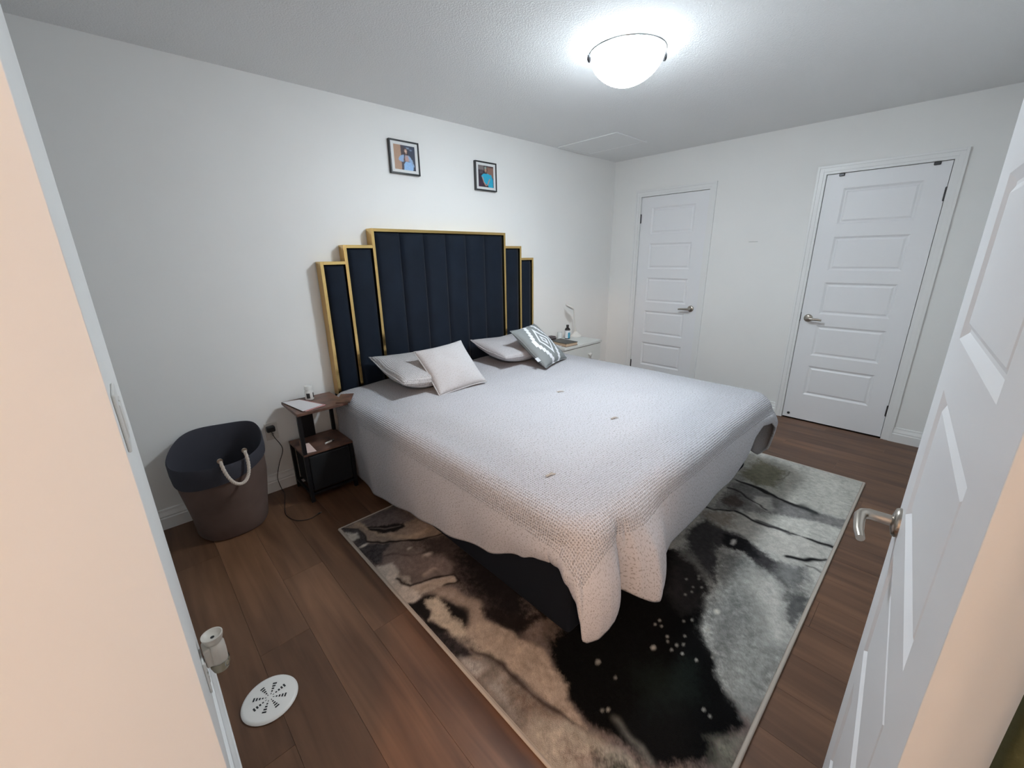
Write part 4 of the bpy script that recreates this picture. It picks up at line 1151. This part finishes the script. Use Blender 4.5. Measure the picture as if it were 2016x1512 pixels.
# ================================================================== WALL OUTLET, PLUG AND CHARGER
def outlet(name, M4, label):
    t = thing(name, label, 'outlet', mat=M4, group='white wall outlets')
    MB().box((-.036, -.006, -.058), (.036, 0, .058)).build('plate', m_white_pl, t, bevel=.003, local=True)
    for z in (-.021, .021):
        s_ = MB().box((-.017, -.0085, z - .015), (.017, -.004, z + .015)).build('socket', m_white_pl, t, bevel=.004, seg=3, local=True)
        mb = MB()
        for x in (-.0065, .0065): mb.box((x - .0011, -.0088, z - .002), (x + .0011, -.0084, z + .008))
        mb.lathe([(.0022, 0), (.0022, .0004)], n=10, mat=Matrix.Translation((0, -.0084, z - .008)) @ Matrix.Rotation(math.radians(90), 4, 'X'))
        mb.build('slots', m_black, s_, local=True)
    return t
outlet('wall_outlet', Matrix.Translation((.556, YB, .415)), 'white wall outlet behind the laundry basket with a charger plugged in')
ch = thing('phone_charger', 'black charger plug in the wall outlet with its cable hanging to the floor', 'charger', (.548, YB - .01, .437))
MB().box((.524, YB - .045, .420), (.572, YB - .0088, .456)).build('plug', m_black, ch, bevel=.007, seg=3)
def smooth_path(pts, n=12):
    P_ = [Vector(p) for p in pts]; P_ = [P_[0] * 2 - P_[1]] + P_ + [P_[-1] * 2 - P_[-2]]; out = []
    for i in range(1, len(P_) - 2):
        a, b_, c, d = P_[i - 1:i + 3]
        for k in range(n):
            t = k / n
            out.append(.5 * ((2 * b_) + (c - a) * t + (2 * a - 5 * b_ + 4 * c - d) * t * t + (3 * b_ - a - 3 * c + d) * t ** 3))
    out.append(P_[-2]); return out
cp = smooth_path([(.548, YB - .04, .421), (.556, YB - .05, .385), (.590, YB - .04, .29), (.555, YB - .035, .19), (.530, YB - .04, .10), (.538, YB - .055, .02), (.540, 2.76, .0042), (.500, 2.62, .0036), (.475, 2.50, .0036), (.500, 2.40, .0036), (.560, 2.36, .0036), (.615, 2.372, .0036)])
MB().tube(cp, .0022, n=8).build('cable', m_cable, ch, smooth=True)
MB().tube([(.612, 2.372, .005), (.628, 2.376, .005)], .004, n=8).build('connector', m_black, ch)
MB().tube([(.628, 2.376, .005), (.638, 2.378, .005)], .0026, n=8).build('connector_tip', m_chrome, ch)

# ================================================================== LIGHT SWITCH, OUTLET AND AIR FRESHENER
MX = Matrix.Rotation(math.radians(90), 4, 'Z')     # local -y -> world +x
sw = thing('light_switch', 'white double light switch plate on the wall left of the doorway', 'switch', mat=Matrix.Translation((XL, 1.08, 1.175)) @ MX)
MB().box((-.058, -.006, -.058), (.058, 0, .058)).build('plate', m_white_pl, sw, bevel=.003, local=True)
for x in (-.023, .023):
    MB().box((x - .017, -.0085, -.033), (x + .017, -.004, .033)).build('rocker', m_white_pl, sw, bevel=.002, local=True)
outlet('wall_outlet', Matrix.Translation((XL, 1.345, 0.2700)) @ MX, 'white wall outlet low on the wall left of the doorway behind the air freshener')
af = thing('air_freshener', 'white plug in air freshener with a flared top low on the left wall', 'air freshener', (XL, 1.36, 0.2700))
m_cream_pl = mat('cream_plastic', (.62, .58, .52), .35)
ax, ay = XL + .040, 1.362
MB().box((XL + .0085, ay - .024, 0.2750), (XL + .028, ay + .024, 0.3420)).build('plug_body', m_cream_pl, af, bevel=.006, seg=3)
MB().lathe([(.012, 0.2320), (.020, 0.2360), (.025, 0.2550), (.026, 0.3050), (.0255, 0.3320), (.020, 0.3420)], c=(ax, ay, 0), n=28).build('housing', m_cream_pl, af, smooth=True)
MB().lathe([(.020, 0.3410), (.0235, 0.3460), (.0275, 0.3620), (.0285, 0.3700), (.0255, 0.3700), (.018, 0.3610), (.006, 0.3590)], c=(ax, ay, 0), n=28).build('flared_top', m_cream_pl, af, smooth=True)
MB().lathe([(.0055, 0.3593), (.0055, 0.3597)], c=(ax, ay, 0), n=14).build('wick_hole', m_black, af)
m_clear = mat('clear_amber_plastic', (.34, .31, 0.2300), .15)
MB().lathe([(.014, 0.2340), (.0215, 0.2380), (.0262, 0.2560), (.0266, 0.2720)], c=(ax + .0012, ay - .001, 0), n=28, cap1=False).build('refill', m_clear, af, smooth=True)
mb = MB().tube([(ax + .0275 * math.cos(math.radians(a)), ay + .0275 * math.sin(math.radians(a)), .260 + .010 * math.sin(math.radians(k * 30))) for k, a in enumerate([-48 + 16 * math.cos(math.radians(j * 30)) for j in range(13)])], .0011, n=6)
mb.build('logo_ring', m_chrome, af, smooth=True)

# ================================================================== ROUND FLOOR VENT
vc = Vector((.098, 1.360, 0))
ve = thing('floor_vent', 'round white floor vent with radial slots near the doorway', 'vent', vc)
MB().lathe([(.086, .0003), (.088, .004), (.085, .009), (.078, .0115), (.001, .0120)], c=vc, n=56).build('cover', m_white_pl, ve, smooth=True)
mb = MB()
for k in range(8):
    a = math.radians(45 * k + 12); ca, sa = math.cos(a), math.sin(a)
    for j in range(5):
        r0 = .010 + j * .0095; r1 = r0 + .0055; hw = .0012 + .0014 * j
        pts = []
        for r, s_ in ((r0, -1), (r1, -1), (r1, 1), (r0, 1)):
            w_ = hw * s_
            pts.append((vc.x + r * ca - w_ * sa, vc.y + r * sa + w_ * ca, .01235))
        mb.add(pts, [(0, 1, 2, 3)])
mb.build('slots', m_black, ve)

# ================================================================== PICTURES
def picture(name, x0, x1, z0, z1, label, base_c, ops):
    y1 = YB - .0005; y0 = YB - .024
    t = thing(name, label, 'picture', ((x0 + x1) / 2, YB, z0), group='framed photos above the headboard')
    b_ = .010
    mb = MB()
    mb.box((x0, y0, z0), (x0 + b_, y1, z1)); mb.box((x1 - b_, y0, z0), (x1, y1, z1))
    mb.box((x0 + b_, y0, z0), (x1 - b_, y1, z0 + b_)); mb.box((x0 + b_, y0, z1 - b_), (x1 - b_, y1, z1))
    mb.build('frame', m_frame, t, bevel=.0012)
    MB().box((x0 + b_, y0 + .006, z0 + b_), (x1 - b_, y1, z1 - b_)).build('mount', m_mat_board, t)
    mw = .023; X0, X1, Z0, Z1 = x0 + b_ + mw, x1 - b_ - mw, z0 + b_ + mw - .004, z1 - b_ - mw + .004
    nx_, nz_ = 70, 70
    u, v = np.meshgrid(np.linspace(0, 1, nx_), np.linspace(0, 1, nz_)); u = u.ravel(); v = v.ravel()
    cols = paint(u, v, base_c, ops, warp=.012, grain=.08, seed=31 + len(label), wf=(8, 25))
    vs = [(X0 + a * (X1 - X0), y0 + .0055, Z0 + b2 * (Z1 - Z0)) for a, b2 in zip(u, v)]
    fs = [(j * nx_ + i, j * nx_ + i + 1, (j + 1) * nx_ + i + 1, (j + 1) * nx_ + i) for j in range(nz_ - 1) for i in range(nx_ - 1)]
    o = MB().add(vs, fs).build('photo_print', m_print, t); set_cols(o, cols)
    return t
SK = (196, 150, 130); HR = (60, 38, 36)
picture('framed_photo', 1.567, 1.797, 2.028, 2.240, 'black framed photo of a person in a pale blue outfit, left of the two', (60, 66, 84), [
    ('p', [(-.1, -.1), (.34, -.1), (.34, 1.1), (-.1, 1.1)], (176, 142, 118), .02, 0, 1),
    ('p', [(.33, -.1), (.48, -.1), (.48, 1.1), (.33, 1.1)], (70, 60, 66), .02, 0, 1),
    ('e', (.66, .90), .05, .02, (170, 190, 215), .03), ('e', (.80, .84), .04, .02, (140, 160, 190), .03),
    ('p', [(.46, .86), (.58, .90), (.66, .80), (.64, .60), (.60, .40), (.44, .40), (.45, .62)], HR, .03, 0, 1),
    ('p', [(.20, .42), (.30, .58), (.44, .62), (.70, .60), (.86, .44), (.94, .18), (.84, .10), (.72, .36), (.50, .40), (.40, .32), (.28, .34)], (150, 178, 214), .02, .15, 1),
    ('p', [(.42, .42), (.54, .60), (.66, .60), (.70, .42), (.60, .30)], SK, .04, 0, .8),
    ('p', [(.44, -.1), (.44, .22), (.56, .36), (.78, .34), (.90, .12), (.84, -.1)], (150, 190, 232), .02, .12, 1),
    ('e', (.56, .76), .055, .085, (222, 186, 168), .03),
    ('l', [(.50, .70), (.48, .52), (.47, .40)], .05, HR, .02, 1),
])
picture('framed_photo', 2.306, 2.532, 1.984, 2.200, 'black framed photo of a person in bright turquoise, right of the two', (58, 48, 56), [
    ('p', [(-.1, .80), (.36, .78), (.36, 1.1), (-.1, 1.1)], (128, 120, 120), .04, .2, 1),
    ('p', [(.55, .45), (1.1, .45), (1.1, .95), (.55, .95)], (140, 108, 96), .04, .05, 1),
    ('p', [(.1, .62), (.3, .62), (.3, .74), (.1, .74)], (98, 90, 96), .05, .3, .8),
    ('p', [(-.1, -.1), (.30, -.1), (.30, .28), (-.1, .30)], (70, 48, 66), .04, .1, 1),
    ('p', [(.20, .52), (.36, .62), (.56, .64), (.84, .60), (.96, .40), (.98, -.1), (.70, -.1), (.60, .14), (.40, .14), (.28, .34)], (52, 172, 206), .02, .10, 1),
    ('l', [(.28, .46), (.34, .22), (.48, .08), (.60, .12), (.74, .40)], .06, (200, 150, 134), .02, .9),
    ('p', [(.40, .96), (.56, .96), (.60, .80), (.54, .66), (.44, .66), (.40, .80)], (70, 50, 46), .03, 0, 1),
    ('e', (.48, .80), .065, .10, (186, 150, 132), .03), ('e', (.47, .90), .06, .05, (150, 178, 172), .03),
])

# ---- a short pencil-thin scuff on the wall between the two closed doors
MB().box((XD - .0006, 1.325, 1.556), (XD + .0002, 1.400, 1.5605)).build('scuff_mark', mat('grey_scuff', (.55, .56, .55), .7), bpy.data.objects['wall_right'])
